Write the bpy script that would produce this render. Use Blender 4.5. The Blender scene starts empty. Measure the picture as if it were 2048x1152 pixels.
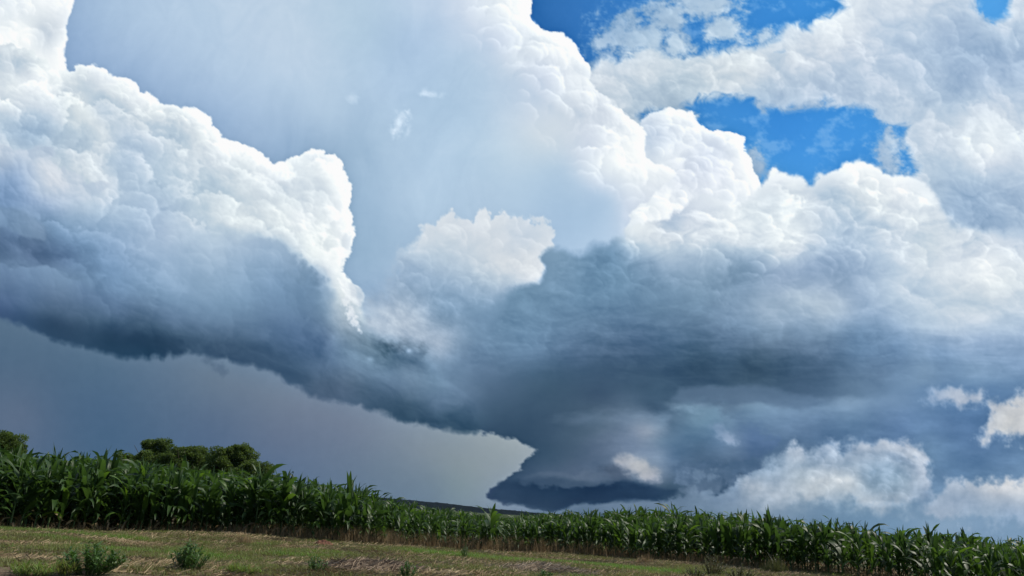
import bpy, math, random
import numpy as np
from mathutils import Vector, Matrix

# ------------------------------------------------------------ camera, world, sun, exposure
scene = bpy.context.scene
COL = scene.collection
R = math.radians
CAM_Z = 0.87
PITCH, ROLL, FPX = R(16.0), R(3.5), 1577.0      # FPX: focal length in pixels of a 2048-wide picture
fwd = Vector((0, math.cos(PITCH), math.sin(PITCH)))
upv = Vector((0, -math.sin(PITCH), math.cos(PITCH)))
rgt = Vector((1, 0, 0))
right = (rgt*math.cos(ROLL)+upv*math.sin(ROLL)).normalized()
up_ = (upv*math.cos(ROLL)-rgt*math.sin(ROLL)).normalized()
cd = bpy.data.cameras.new("camera"); cam = bpy.data.objects.new("camera", cd); COL.objects.link(cam)
M3 = Matrix((right, up_, -fwd)).transposed()
cam.matrix_world = Matrix.Translation((0, 0, CAM_Z)) @ M3.to_4x4()
cd.sensor_width = 36.0; cd.lens = 36.0*FPX/2048.0
cd.clip_start = 0.1; cd.clip_end = 60000
scene.camera = cam
scene.render.resolution_x = 1024; scene.render.resolution_y = 576

SUN_AZ, SUN_EL = R(72), R(50)                   # azimuth from +Y towards +X
world = bpy.data.worlds.new("World"); scene.world = world; world.use_nodes = True
wn = world.node_tree
bg = wn.nodes.get("Background") or wn.nodes.new("ShaderNodeBackground")
st = wn.nodes.new("ShaderNodeTexSky"); st.sky_type = 'NISHITA'; st.sun_disc = False
st.sun_elevation = SUN_EL; st.sun_rotation = SUN_AZ
st.dust_density = 1.5
wn.links.new(st.outputs[0], bg.inputs[0]); bg.inputs[1].default_value = 0.10
sl = bpy.data.lights.new("sun", 'SUN'); sun = bpy.data.objects.new("sun", sl); COL.objects.link(sun)
sl.energy = 3.9; sl.angle = R(0.6); sl.color = (1.0, .94, .84)
sd = Vector((math.sin(SUN_AZ)*math.cos(SUN_EL), math.cos(SUN_AZ)*math.cos(SUN_EL), math.sin(SUN_EL)))
sun.rotation_euler = (-sd).to_track_quat('-Z', 'Y').to_euler()
scene.view_settings.view_transform = 'Standard'
scene.view_settings.look = 'None'
scene.view_settings.exposure = 0.0
scene.view_settings.gamma = 1.0
try:
    scene.cycles.volume_bounces = 0; scene.cycles.transparent_max_bounces = 16
    scene.cycles.max_bounces = 6
except Exception: pass

# ---- SKY PAINTER (numpy) ----
import numpy as np
STEP = 2.0
U0, U1, V0, V1 = -80, 2128, -80, 1200
nu = int((U1-U0)/STEP)+1; nv = int((V1-V0)/STEP)+1
UU, VV = np.meshgrid(np.linspace(U0, U1, nu, dtype=np.float32), np.linspace(V0, V1, nv, dtype=np.float32))

from concurrent.futures import ThreadPoolExecutor
_POOL = ThreadPoolExecutor(4)
def split(f):
    # evaluate a pointwise noise in four bands of rows, one per core
    def g(x, y, *a, **k):
        if k.pop('_in', False) or x.ndim != 2 or x.shape != y.shape or x.shape[0] < 200: return f(x, y, *a, **k)
        b = np.array_split(np.arange(x.shape[0]), 8)
        return np.concatenate(list(_POOL.map(lambda r: f(x[r[0]:r[-1]+1], y[r[0]:r[-1]+1], *a, **k), b)))
    return g
def _tab(seed):
    return np.random.RandomState(seed)
def perlin(x, y, seed):
    r = _tab(seed); a = r.rand(256, 256).astype(np.float32)*2*np.pi
    gx = np.cos(a); gy = np.sin(a)
    xi = np.floor(x).astype(np.int32); yi = np.floor(y).astype(np.int32)
    xf = (x-xi).astype(np.float32); yf = (y-yi).astype(np.float32)
    u = xf*xf*xf*(xf*(xf*6-15)+10); v = yf*yf*yf*(yf*(yf*6-15)+10)
    def g(i, j):
        a_, b_ = (yi+j) & 255, (xi+i) & 255
        return gx[a_, b_]*(xf-i)+gy[a_, b_]*(yf-j)
    n0 = g(0, 0)*(1-u)+g(1, 0)*u; n1 = g(0, 1)*(1-u)+g(1, 1)*u
    return (n0*(1-v)+n1*v)*1.5
def _fbm(x, y, octv, seed, gain=.5):
    t = 0; a = 1; n = 0
    for k in range(octv):
        t = t+a*perlin(x*2**k, y*2**k, seed+k*7); n += a; a *= gain
    return t/n
fbm = split(_fbm)
def _bubbles(x, y, seed):
    # soft hemispherical puffs, 0..1
    r = _tab(seed); px = r.rand(128, 128).astype(np.float32); py = r.rand(128, 128).astype(np.float32)
    rr = (.62+.5*r.rand(128, 128)).astype(np.float32); hh = (.25*r.rand(128, 128)).astype(np.float32)
    xi = np.floor(x).astype(np.int32); yi = np.floor(y).astype(np.int32)
    best = np.zeros_like(x); fx = (x-xi).astype(np.float32); fy = (y-yi).astype(np.float32)
    for j in (-1, 0, 1):
        for i in (-1, 0, 1):
            a, b = (yi+j) & 127, (xi+i) & 127
            d = (fx-i-px[a, b])**2+(fy-j-py[a, b])**2
            best = np.maximum(best, np.maximum(1-d/(rr[a, b]**2*1.35), 0)*(rr[a, b]*.85+hh[a, b]))
    return best
bubbles = split(_bubbles)
def _puffs(x, y, octv, seed, gain=.5, warp=.2):
    gain = gain*.74
    wx = _fbm(x*.9+5, y*.9, 2, seed+90)*warp; wy = _fbm(x*.9, y*.9+9, 2, seed+95)*warp
    x = x+wx; y = y+wy
    t = 0; a = 1; n = 0
    for k in range(octv):
        t = t+a*_bubbles(x*2.05**k+k*3.1, y*2.05**k+k*1.7, seed+k*11); n += a; a *= gain
    return t/n
puffs = split(_puffs)
def blur(A, px):
    # separable repeated box blur, px = sigma in photo pixels
    r = max(1, int(round(px/STEP*1.0)))
    for _ in range(3):
        for ax in (0, 1):
            P = np.concatenate([np.repeat(A.take([0], ax), r+1, ax), A, np.repeat(A.take([-1], ax), r, ax)], ax)
            c = np.cumsum(P-P.mean(), axis=ax, dtype=np.float64)+np.arange(1, P.shape[ax]+1).reshape((-1, 1) if ax == 0 and P.ndim == 2 else (1, -1) if P.ndim == 2 else (-1, 1, 1) if ax == 0 else (1, -1, 1))*float(P.mean())
            n = A.shape[ax]
            A = ((c.take(range(2*r+1, 2*r+1+n), ax)-c.take(range(0, n), ax))/(2*r+1)).astype(np.float32)
    return A
def up(A, s):
    # bilinear upsample of a coarse field sampled every s raster cells
    ys = np.arange(nv)/s; xs = np.arange(nu)/s
    y0 = np.clip(ys.astype(int), 0, A.shape[0]-2); x0 = np.clip(xs.astype(int), 0, A.shape[1]-2)
    fy = (ys-y0).astype(np.float32).reshape((-1, 1)+(1,)*(A.ndim-2)); fx = (xs-x0).astype(np.float32).reshape((1, -1)+(1,)*(A.ndim-2))
    R = A[y0]*(1-fy)+A[y0+1]*fy
    return R[:, x0]*(1-fx)+R[:, x0+1]*fx
def coarse(s):
    x = np.arange(0, nu+s, s)*STEP+U0; y = np.arange(0, nv+s, s)*STEP+V0
    return np.meshgrid(x.astype(np.float32), y.astype(np.float32))
def sdf(poly):
    s = 3; X, Y = coarse(s)
    d = np.full(X.shape, 1e9, np.float32); ins = np.zeros(X.shape, bool)
    n = len(poly)
    for i in range(n):
        ax, ay = poly[i]; bx, by = poly[(i+1) % n]
        ex, ey = bx-ax, by-ay
        t = np.clip(((X-ax)*ex+(Y-ay)*ey)/(ex*ex+ey*ey+1e-9), 0, 1)
        d = np.minimum(d, (X-ax-t*ex)**2+(Y-ay-t*ey)**2)
        if ay != by:
            c = ((ay > Y) != (by > Y)) & (X < (bx-ax)*(Y-ay)/(by-ay)+ax)
            ins ^= c
    d = np.sqrt(d); d[~ins] *= -1
    return up(d, s)
def field(pts, power=3.0, soft=18.0, smooth=14):
    # exact smooth interpolation of colour samples (multiquadric), clamped to the samples' range
    s = 8; X, Y = coarse(s)
    P = np.array([p[:2] for p in pts], np.float64); C = np.array([p[2:] for p in pts], np.float64)
    X = np.clip(X, P[:, 0].min(), P[:, 0].max()); Y = np.clip(Y, P[:, 1].min(), P[:, 1].max())
    c2 = soft**2
    K = np.sqrt((P[:, None, 0]-P[None, :, 0])**2+(P[:, None, 1]-P[None, :, 1])**2+c2)
    mu = C.mean(0)
    wgt = np.linalg.solve(K-np.eye(len(P))*3.0, C-mu)
    A = np.sqrt((X[..., None]-P[:, 0])**2+(Y[..., None]-P[:, 1])**2+c2) @ wgt+mu
    A = np.clip(A, C.min(0)-4, C.max(0)+3)
    A = up(A.astype(np.float32), s)
    return blur(A, smooth*.6) if smooth else A
def sstep(a, b, x):
    t = np.clip((x-a)/(b-a), 0, 1); return t*t*(3-2*t)
LX, LY = .72, -.69           # light comes from the upper right of the clouds
def relief(h, px, k):
    gy, gx = np.gradient(h)
    gx = gx*(px/STEP); gy = gy*(px/STEP)
    l = (-gx*LX-gy*LY)*k
    return np.tanh(l)*.75+.9*(h-blur(h, px*.35))
class _Tint:
    # brighter puffs go neutral white, darker ones slate blue
    __array_ufunc__ = None
    def __rmul__(self, s):
        return np.where(s > 0, s*np.array([1.0, .97, .93], np.float32), s*np.array([1.0, .84, .62], np.float32)).astype(np.float32)
TINT = _Tint()

def layer(img, poly, pts, rough=10, scale=34, soft=3, kind='puff', amp=14, rscale=None, seed=1, softmap=None, stretch=1, roct=4, rim=0, alpha=1.0, power=3.0, fsoft=18, smooth=14, octv=4, rk=1.3):
    d = sdf(poly) if poly is not None else np.full(UU.shape, 1e3, np.float32)
    y = VV+.07*UU     # clouds stretch along the tilted horizon
    if kind == 'puff':
        e = puffs(UU/scale, VV/scale, octv+1, seed, .72)
        e = (e-.62)*2.2
    else:
        e = fbm(UU/scale/stretch+3, y/scale, 6, seed, .62)*2.0
    d2 = d+e*rough
    if softmap is not None: sf = softmap
    else: sf = soft
    m = sstep(-sf, sf, d2) if not isinstance(sf, np.ndarray) else sstep(-1, 1, d2/sf)
    m = m*alpha
    col = field(pts, power, fsoft, smooth)
    if amp:
        rs = rscale or scale*2
        if kind == 'puff':
            h = puffs(UU/rs+7, VV/rs, roct, seed+40, .52)
            sh = relief(h, rs, rk)
            sh = .65*sh+.35*relief(blur(h, rs*.12), rs, rk*1.3)
        else:
            sh = fbm(UU/rs/stretch+11, y/rs, 5, seed+60, .55)*1.6
        edge = 1
        col = col+(amp*sh)[..., None]*TINT
    if rim:
        gy, gx = np.gradient(blur(d2, 4))
        f = np.clip(-(gx*LX+gy*LY)/STEP, 0, 1)*sstep(26, 2, d2)
        col = col+(rim*f)[..., None]
    return img*(1-m[..., None])+col*m[..., None]
def _wfbm(x, y, octv, seed, gain=.55, w=1.1):
    a = _fbm(x+5, y, 3, seed+200)*w; b = _fbm(x, y+9, 3, seed+210)*w
    return _fbm(x+a, y+b, octv, seed, gain)
wfbm = split(_wfbm)
_LB = {}
def lobes(region, n, rmin, rmax, seed, rim=.35, flat=.85, dark=1.0):
    """overlapping cauliflower heads: each one lit towards the upper right, dark in the fold
    under its neighbour, crisp on its upper outline and fading out at its foot. Returns -1..1"""
    if 'e' not in _LB:
        _LB['e'] = (puffs(UU/30, VV/30, 4, 777)-.62)*2.4+.5*fbm(UU/9, VV/9, 3, 779)
    e = _LB['e']; r_ = np.random.RandomState(seed)
    x0, x1, y0, y1 = region
    L = []
    for k in range(n):
        t = r_.rand()**1.7; r = rmin+(rmax-rmin)*t
        L.append((x0+(x1-x0)*r_.rand(), y0+(y1-y0)*r_.rand(), r, r_.rand()))
    L.sort(key=lambda q: -q[2]*1.0+(q[1]-y0)*.35)
    D = np.zeros(UU.shape, np.float32)
    for (x, y, r, q) in L:
        i0 = max(0, int((x-1.5*r-U0)/STEP)); i1 = min(nu, int((x+1.5*r-U0)/STEP)+2)
        j0 = max(0, int((y-1.5*r-V0)/STEP)); j1 = min(nv, int((y+1.5*r-V0)/STEP)+2)
        if i1 <= i0+2 or j1 <= j0+2: continue
        X = UU[j0:j1, i0:i1]-x; Y = VV[j0:j1, i0:i1]-y; E = e[j0:j1, i0:i1]
        rad = np.sqrt(X*X+(Y/flat)**2)
        d = r-rad+E*r*.22
        s = (X*LX+Y*LY)/r                       # +1 at the lit side
        foot = (Y*.85-X*.35)/r                  # +1 at the foot
        m = sstep(-1.2-.03*r, 1.6+.05*r, d)*sstep(.75, -.35, foot)*(.55+.4*q)
        sh = np.clip(s*.75-.02, -1*dark, .8)+rim*sstep(.30*r, 0, d)*np.clip(s+.3, 0, 1)-.10*E
        D[j0:j1, i0:i1] = D[j0:j1, i0:i1]*(1-m)+sh*m
    return D

def paint_sky():
    # 0 open blue sky
    img = field([(1080,0,48,112,185),(1120,60,52,116,190),(1250,60,58,128,205),(1400,40,60,135,212),(1600,20,62,142,220),(1560,270,62,142,222),(1620,320,72,152,228),(1750,290,70,150,226),(1500,340,80,158,226),(1960,20,85,165,235),(1950,280,80,155,225),(2100,900,80,125,190)], 2)
    # thin wisps
    w = sstep(.0, .6, fbm(UU/60, VV/45, 6, 5, .6)*1.6)*sstep(1180, 1230, UU)*.55
    img = img*(1-w[..., None]*.6)+w[..., None]*.6*np.array([170, 200, 232], np.float32)
    # 1 broken cloud sheet, upper right, with holes
    C1 = [(1200,150,206,216,225),(1220,200,197,209,219),(1300,150,209,219,225),(1340,190,179,195,205),(1400,160,197,209,215),(1280,215,187,201,211),(1240,60,166,193,217),(1280,90,186,205,219),
          (1480,130,211,221,225),(1500,165,213,222,227),(1440,190,199,211,219),(1520,200,176,198,219),(1400,5,191,209,223),(1560,60,201,218,232),(1580,110,219,229,237),(1650,100,215,225,235),(1560,165,189,203,219),(1640,170,179,195,215),(1700,30,229,238,245),
          (1700,100,207,219,233),(1700,200,183,199,219),(1780,60,197,213,231),(1850,30,206,219,233),(1800,130,187,203,223),(1800,215,191,206,223),(1860,100,173,193,217),(1900,60,177,195,219),(1950,100,159,183,211),(2000,90,167,189,215),(1960,150,171,191,217),(2040,160,173,193,219),(1900,190,181,200,221),
          (2000,30,207,221,235),(1870,240,199,213,227),(1950,230,206,220,233),(2020,220,213,225,237),(1880,300,193,209,225),(1960,300,227,238,245),(1970,320,236,242,250),(2030,280,215,228,239),(1860,360,195,211,225),(1960,350,187,205,223),(2040,340,197,211,227),(1900,400,161,185,211),(1960,390,159,183,209),(2020,420,173,193,215),(1840,440,177,197,217),(1750,450,183,201,219)]
    m = np.zeros_like(UU)
    hole1 = [(1395,232),(1372,214),(1412,200),(1455,198),(1500,202),(1525,216),(1560,216),(1610,208),(1662,206),(1700,218),(1735,226),(1765,246),(1806,252),(1812,290),(1830,340),(1815,358),(1770,352),(1722,330),(1690,338),(1655,352),(1640,380),(1600,366),(1560,350),(1550,335),(1530,385),(1500,400),(1400,400),(1300,300),(1280,230)]
    hole2 = [(1020,-260),(1690,-260),(1672,-10),(1690,15),(1655,28),(1620,45),(1580,58),(1560,82),(1520,92),(1478,92),(1440,104),(1385,106),(1340,108),(1300,92),(1262,108),(1238,118),(1205,108),(1182,130),(1172,150),(1100,150),(1020,100)]
    hole3 = [(1955,-60),(2030,-60),(2022,30),(1985,46),(1950,26),(1945,0)]
    hole4 = [(1895,268),(1935,266),(1946,290),(1900,296)]
    dh = np.maximum(np.maximum(sdf(hole1), sdf(hole2)), sdf(hole3)-4)
    n = wfbm(UU/80, VV/60, 7, 21, .64, .8)*44
    m = sstep(-12, 14, -dh+n*.8)
    # scattered wisps inside the top gap
    wi = [(1500,330,40,40),(1780,300,40,50),(1290,70,90,56),(1235,70,60,52),(1330,40,70,40),(1400,8,110,36),(1350,90,60,36),(1450,60,60,40),(1285,120,50,30),(1205,90,26,30),(1560,75,60,22)]
    ww = np.zeros_like(UU)
    for x, y, a, b in wi: ww = np.maximum(ww, np.exp(-((UU-x)/a)**2-((VV-y)/b)**2))
    n2 = fbm(UU/44+8, VV/36, 7, 33, .68)
    m = np.maximum(m, sstep(.22, 1.0, ww*1.0+n2*1.0)*.85*sstep(.02, .2, ww))
    col = field(C1, 3, 14, 12)
    h = puffs(UU/120, VV/95, 5, 300, .55)
    col = col+(7*relief(h, 120, 1.0)+30*wfbm(UU/105, VV/80, 6, 310, .58)-4+19*lobes((1180, 2100, -60, 460), 150, 18, 80, 311, .3))[..., None]*TINT
    col = col+(sstep(40, 0, np.abs(dh+0))*6)[..., None]
    img = img*(1-m[..., None])+col*m[..., None]
    # 2 second cumulus behind, right of the main tower
    img = layer(img, [(1270,330),(1275,255),(1290,236),(1312,224),(1345,218),(1382,224),(1400,246),(1425,262),(1445,262),(1468,266),(1488,276),(1490,306),(1504,330),(1512,352),(1524,385),(1560,420),(1600,520),(1250,560),(1240,420)],
        [(1320,235,214,226,240),(1345,225,238,245,250),(1385,235,236,243,250),(1310,280,198,216,238),(1350,265,212,224,240),(1400,275,224,233,244),(1430,290,208,220,240),(1465,275,238,244,250),(1485,300,240,246,250),(1460,320,224,232,246),(1500,350,244,248,250),(1400,320,205,216,236),(1340,310,234,242,250),(1370,345,214,222,238),(1440,360,226,233,246),(1500,390,236,242,250),(1350,380,222,230,242),(1400,390,234,240,250),(1320,420,240,246,250),(1290,340,230,240,248),(1480,400,226,236,246),(1270,400,226,236,244)],
        rough=9, scale=26, soft=2.0, amp=10, rscale=58, seed=400, rim=12)
    k = sstep(-2, 3, sdf([(1270,330),(1275,255),(1312,224),(1382,224),(1400,246),(1445,262),(1488,276),(1504,330),(1524,385),(1560,440),(1250,480)]))
    img = img+(k*26*lobes((1260, 1540, 220, 460), 80, 12, 56, 401, .5))[..., None]*TINT
    # 3 anvil veil and main tower
    P3 = [(150,60,146,175,213),(140,130,140,170,212),(220,100,156,183,217),(210,20,162,189,219),(260,155,146,175,213),(330,60,174,198,225),(340,180,156,183,217),(420,40,182,205,229),(450,140,178,201,227),(430,240,150,179,215),(520,60,186,207,229),(560,160,180,203,227),(500,270,156,183,215),(560,300,150,179,211),(640,100,186,208,229),(650,220,176,200,223),(600,285,150,179,209),(720,60,176,203,223),(720,300,160,189,213),(720,400,154,185,211),(740,520,150,181,205),(780,160,174,201,229),(820,80,168,195,225),(860,220,170,199,225),(800,300,174,201,225),(860,330,174,202,227),(800,400,172,199,223),(760,580,152,179,207),
          (880,20,194,213,237),(940,40,206,221,241),(930,120,178,203,227),(980,160,184,207,229),(950,240,176,203,227),(1000,20,232,241,248),(1040,30,240,247,250),(1050,60,228,238,248),(1010,80,205,219,240),(1030,105,216,228,240),(1075,85,222,232,242),(1100,90,236,243,249),(1135,100,240,246,250),(1090,140,205,217,236),(1160,140,232,240,248),(1140,180,224,233,243),(1100,190,202,216,234),(1050,180,194,211,231),(1040,240,198,215,231),(1080,270,206,219,226),(1150,230,206,217,228),(1180,210,210,220,232),(1200,250,214,224,236),(1235,240,224,232,242),(1270,265,238,245,250),(1240,290,238,245,250),(1280,300,246,250,250),(1180,290,208,219,237),(1240,318,240,247,250),(1140,290,206,219,230),
          (1000,300,186,211,229),(1050,350,182,207,227),(1120,340,178,203,225),(1200,335,226,236,243),(1150,400,168,197,223),(1050,420,174,201,225),(1200,370,196,213,235),(1260,350,232,240,246),(1215,400,174,201,227),(1250,410,202,217,237),(1180,460,170,199,227),(1100,430,166,195,223),(980,380,178,203,225),(1290,340,238,245,250),(1300,380,222,230,240)]
    img = layer(img, [(-300,-300),(1050,-300),(1062,-20),(1058,8),(1060,34),(1072,52),(1090,64),(1112,68),(1142,78),(1155,98),(1168,120),(1180,132),(1178,160),(1196,184),(1212,196),(1236,216),(1262,238),(1276,250),(1291,274),(1283,300),(1288,318),(1310,330),(1352,345),(1330,365),(1310,385),(1290,400),(1262,420),(1250,480),(1100,640),(-300,640)],
        P3, rough=9, scale=26, soft=2.0, amp=0, seed=500, rim=10, smooth=10)
    # puffy texture only on the sunlit tower edge
    t = sstep(70, 10, np.abs(UU-1110-(VV-100)*.72))*sstep(420, 330, VV)
    h = puffs(UU/52+2, VV/52, 5, 520, .55)
    t2 = sstep(170, 40, np.abs(UU-1090-(VV-100)*.72))*sstep(440, 330, VV)
    img = img+(t*9*(relief(h, 52, 1.2))+t2*24*lobes((920, 1340, -40, 420), 120, 14, 70, 521, .5))[..., None]*TINT*(sdf([(800,-300),(1050,-300),(1062,-20),(1060,34),(1090,64),(1142,78),(1180,132),(1196,184),(1262,238),(1291,274),(1288,318),(1352,345),(1262,420),(900,420)]) > -3)[..., None]
    v = wfbm(UU/170+4, VV/260+UU/900, 6, 540, .6)*1.2*sstep(1100, 1000, UU+VV*.1)
    img = img+(9*v)[..., None]*TINT
    # small bright shreds
    for x, y, a, b, an, s in [(800,248,17,34,-.3,36),(815,262,8,20,-.4,16),(856,188,34,9,-.1,20),(850,182,12,12,0,10),(705,195,14,16,0,13)]:
        c, sn = np.cos(an), np.sin(an); dx = (UU-x)*c-(VV-y)*sn; dy = (UU-x)*sn+(VV-y)*c
        G_ = np.exp(-(dx/a)**2-(dy/b)**2); g = sstep(.03, .35, G_)*sstep(.25, 1.3, G_+.75*wfbm(UU/24, VV/24, 5, 550, .65))
        img = img+(g*s)[..., None]*TINT
    # 4 middle cloud, low cream cumulus
    P4 = [(830,490,206,215,222),(870,450,214,221,226),(900,470,206,215,220),(940,445,216,222,228),(1000,440,218,224,228),(1060,445,208,217,226),(1095,455,206,215,222),(1040,480,196,207,218),(960,490,208,215,220),(1000,510,218,222,224),(1060,520,222,225,226),(1085,545,220,223,226),(920,520,196,207,216),(1000,550,208,214,218),(1070,565,210,216,222),(860,530,172,190,206),(820,540,152,176,200),(900,560,158,180,200),(980,575,172,190,204),(760,600,168,180,194),(800,590,158,176,194),(830,640,178,186,196),(760,650,172,182,194),(880,620,128,158,186),(960,620,122,154,184),(1020,610,128,158,188),(880,690,176,182,192),(930,700,128,152,178),(700,640,180,186,192),(800,640,182,189,198),(840,650,172,182,194),(850,700,158,172,188),(900,740,124,149,178),(960,760,104,133,166),(1010,700,112,144,178),(820,740,120,146,174),(900,800,96,124,156)]
    soft4 = 4+14*sstep(60, -40, (UU-820)*.5-(VV-470))+18*sstep(520, 600, VV)
    img = layer(img, [(808,498),(832,482),(846,462),(870,446),(888,436),(902,414),(912,434),(940,440),(965,424),(985,436),(1022,424),(1060,436),(1098,446),(1112,468),(1102,492),(1090,520),(1086,560),(1120,600),(1150,880),(760,880),(700,700),(720,620),(745,600),(770,585),(800,520)],
        P4, rough=20, scale=46, soft=5, kind='wisp', softmap=soft4, amp=9, rscale=60, seed=600)
    kk = sstep(-3, 8, sdf([(800,500),(846,462),(888,436),(940,440),(1022,424),(1098,446),(1112,468),(1090,520),(1080,580),(900,640),(760,650)]))
    img = img+(kk*(12*lobes((780, 1110, 420, 640), 70, 14, 48, 601, .4)+16*wfbm(UU/50, VV/40, 6, 603, .62)*sstep(470,560,VV)))[..., None]*TINT
    # 5 right-hand grey-blue body under the bright tops
    P5 = [(1260,470,223,233,237),(1300,460,223,231,235),(1330,490,209,219,225),(1340,440,187,201,219),(1400,430,217,226,237),(1380,470,225,233,239),(1440,460,223,233,240),(1480,480,227,236,241),(1540,470,229,239,244),(1500,430,223,235,241),(1550,400,207,221,231),(1560,360,236,242,248),(1590,390,227,237,241),(1620,385,207,219,229),(1660,370,205,219,229),(1700,350,240,246,250),(1730,335,246,250,250),(1760,350,238,244,249),(1720,390,209,221,227),(1760,410,225,235,239),(1800,380,242,246,250),(1820,370,232,240,248),(1640,430,197,213,227),(1650,460,191,208,223),(1700,455,185,203,221),(1560,510,207,219,227),(1600,490,223,233,239),
          (1800,490,205,220,233),(1750,500,193,209,225),(1860,490,215,227,231),(1900,520,230,238,244),(1950,540,238,244,248),(1980,535,242,247,250),(1900,580,207,219,227),(1960,600,205,217,223),(2030,560,223,233,237),(2030,480,197,211,227),(1950,480,205,217,227),(1860,600,197,211,223),(1780,600,183,200,217),(1900,660,189,203,219),(2030,650,181,198,217),(1960,640,201,213,225),(1840,660,173,193,213),
          (1230,500,108,147,180),(1180,500,120,157,188),(1120,510,128,161,186),(1090,530,124,157,184),(1130,560,118,153,182),(1240,560,112,151,182),(1300,540,132,161,188),(1360,550,142,167,190),(1440,520,155,177,195),(1500,530,132,159,184),(1560,550,153,171,197),(1620,540,151,171,199),(1680,540,148,169,196),(1480,580,136,161,186),(1400,600,116,147,174),(1580,600,181,195,205),(1640,615,185,197,205),(1690,620,179,193,207),(1520,620,167,183,197),(1450,620,128,153,180),(1500,650,120,147,176),(1600,650,142,165,190),(1700,660,116,147,182),(1720,600,159,179,203),
          (1040,580,112,149,178),(1100,600,108,145,176),(1170,600,104,143,176),(1240,620,98,135,170),(1310,620,104,139,170),(1360,640,96,129,162),(1050,660,106,143,176),(1130,660,98,133,168),(1200,660,92,125,160),(1280,680,82,112,152),(1000,680,104,139,172),(1060,720,94,129,166),(1150,720,78,108,148),(1220,720,74,102,140),(1350,700,76,108,146),(1450,700,72,104,142),(1400,730,62,92,124),(1500,740,60,88,118),(1580,720,70,100,136),(1650,740,74,104,142),(1720,700,96,133,174),(1800,700,104,139,182),(1880,700,116,149,190),(1960,690,146,171,204),(2030,700,140,166,200),(1750,740,100,131,168),(1850,740,128,157,188),(1950,740,128,159,192),(2030,760,116,149,188),
          (1100,780,62,92,124),(1200,770,66,94,128),(1280,790,58,86,116),(1340,800,62,90,122),(1400,780,68,96,130),(1500,790,92,119,148),(1600,775,74,102,138),(1700,780,98,129,162),(1800,780,110,143,180),(1900,790,96,133,178),(960,780,80,108,144),(880,780,84,114,150),(940,820,54,86,118),(1040,830,54,86,116),(1000,870,56,86,114)]
    soft5 = 5+11*np.exp(-((UU-1175)/75)**2-((VV-500)/30)**2)+9*np.exp(-((UU-1040)/45)**2-((VV-580)/30)**2)+9*sstep(1300, 1500, UU)*sstep(350,460,VV)+40*sstep(1050, 960, UU)*sstep(560, 620, VV)+14*sstep(760,800,VV)
    img = layer(img, [(860,800),(905,745),(950,690),(985,640),(1010,610),(1012,590),(1030,570),(1078,566),(1092,545),(1082,515),(1100,496),(1122,500),(1150,512),(1178,506),(1190,492),(1216,490),(1232,480),(1252,480),(1250,462),(1268,450),(1300,444),(1336,440),(1345,425),(1375,405),(1400,392),(1430,402),(1460,412),(1500,400),(1522,384),(1548,332),(1556,348),(1580,352),(1604,358),(1625,372),(1638,352),(1662,350),(1690,332),(1722,322),(1748,336),(1768,346),(1800,352),(1850,370),(1900,450),(2000,470),(2260,480),(2260,840),(1700,900),(1300,900),(1000,900),(880,870)],
        P5, rough=13, scale=40, soft=3, kind='puff', softmap=soft5, amp=0, seed=700, smooth=8, fsoft=12)
    d5 = sdf([(960,660),(1012,590),(1030,570),(1078,566),(1092,545),(1082,515),(1122,500),(1232,480),(1268,450),(1375,405),(1522,384),(1548,332),(1625,372),(1722,322),(1850,370),(2000,470),(2260,480),(2260,1300),(900,1300),(860,800)])
    h = puffs(UU/130+5, (VV+.07*UU)/95, 5, 720, .56)
    k = sstep(0, 30, d5)*sstep(860, 640, VV)
    amp = 8+7*sstep(560, 440, VV)
    lw = sstep(470, 360, VV-(UU-1500)*.14)
    img = img+(k*(-6*sstep(700, 560, VV)+6*relief(h, 110, 1.0)+amp*2.5*wfbm(UU/110, (VV+.07*UU)/62, 7, 730, .6)+amp*1.2*wfbm(UU/46, (VV+.05*UU)/26, 5, 738, .6)*sstep(1150, 1000, UU+.2*VV-100)+(7+21*sstep(640, 480, VV))*lobes((980, 2120, 330, 760), 260, 20, 120, 731, .4, .7)))[..., None]*TINT
    img = img-(13*np.exp(-((UU-1430)/330)**2-((VV-742)/46)**2)*sstep(900, 1100, UU)*(k > 0))[..., None]*np.array([1, 1.05, 1.1], np.float32)
    ripple = wfbm(UU/230, (VV-.03*UU)/38, 6, 735, .58)*k*sstep(600, 700, VV)*sstep(950, 1150, UU)
    img = img+(k*sstep(520, 620, VV)*14*wfbm(UU/230+3, (VV-.02*UU)/75, 5, 741, .6))[..., None]*TINT+(21*ripple)[..., None]*TINT
    # 6 rain curtain and far horizon sky
    P6 = [(0,660,84,112,142),(0,720,78,106,138),(0,820,86,108,139),(40,830,89,109,140),(60,760,80,106,138),(120,800,76,104,138),(200,740,80,110,142),(200,820,72,102,138),(200,890,68,100,136),(330,740,92,118,148),(300,830,78,106,140),(420,760,100,122,148),(420,850,84,108,142),(550,780,110,128,152),(560,870,98,116,146),(560,940,88,112,146),(700,860,110,126,152),(700,950,98,120,148),(800,870,122,138,158),(780,960,104,126,150),(860,900,128,143,158),(900,870,133,147,159),(860,980,108,130,152),(950,900,140,152,161),(1000,900,145,157,164),(1040,905,148,159,166),(980,950,137,150,160),(930,980,124,144,156),(1000,1000,120,138,158),(980,1020,124,140,160),(1060,1020,112,130,156)]
    img = layer(img, [(-300,500),(100,560),(600,700),(1000,800),(1150,830),(1150,1300),(-300,1300)], P6, rough=0, soft=20, amp=0, kind='wisp', rscale=160, seed=800, smooth=16)
    img = img+(2.2*wfbm((UU+VV*.06)/90, VV/300, 5, 805, .6)*sstep(560, 700, VV)*sstep(1100, 900, UU))[..., None]*TINT
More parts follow.
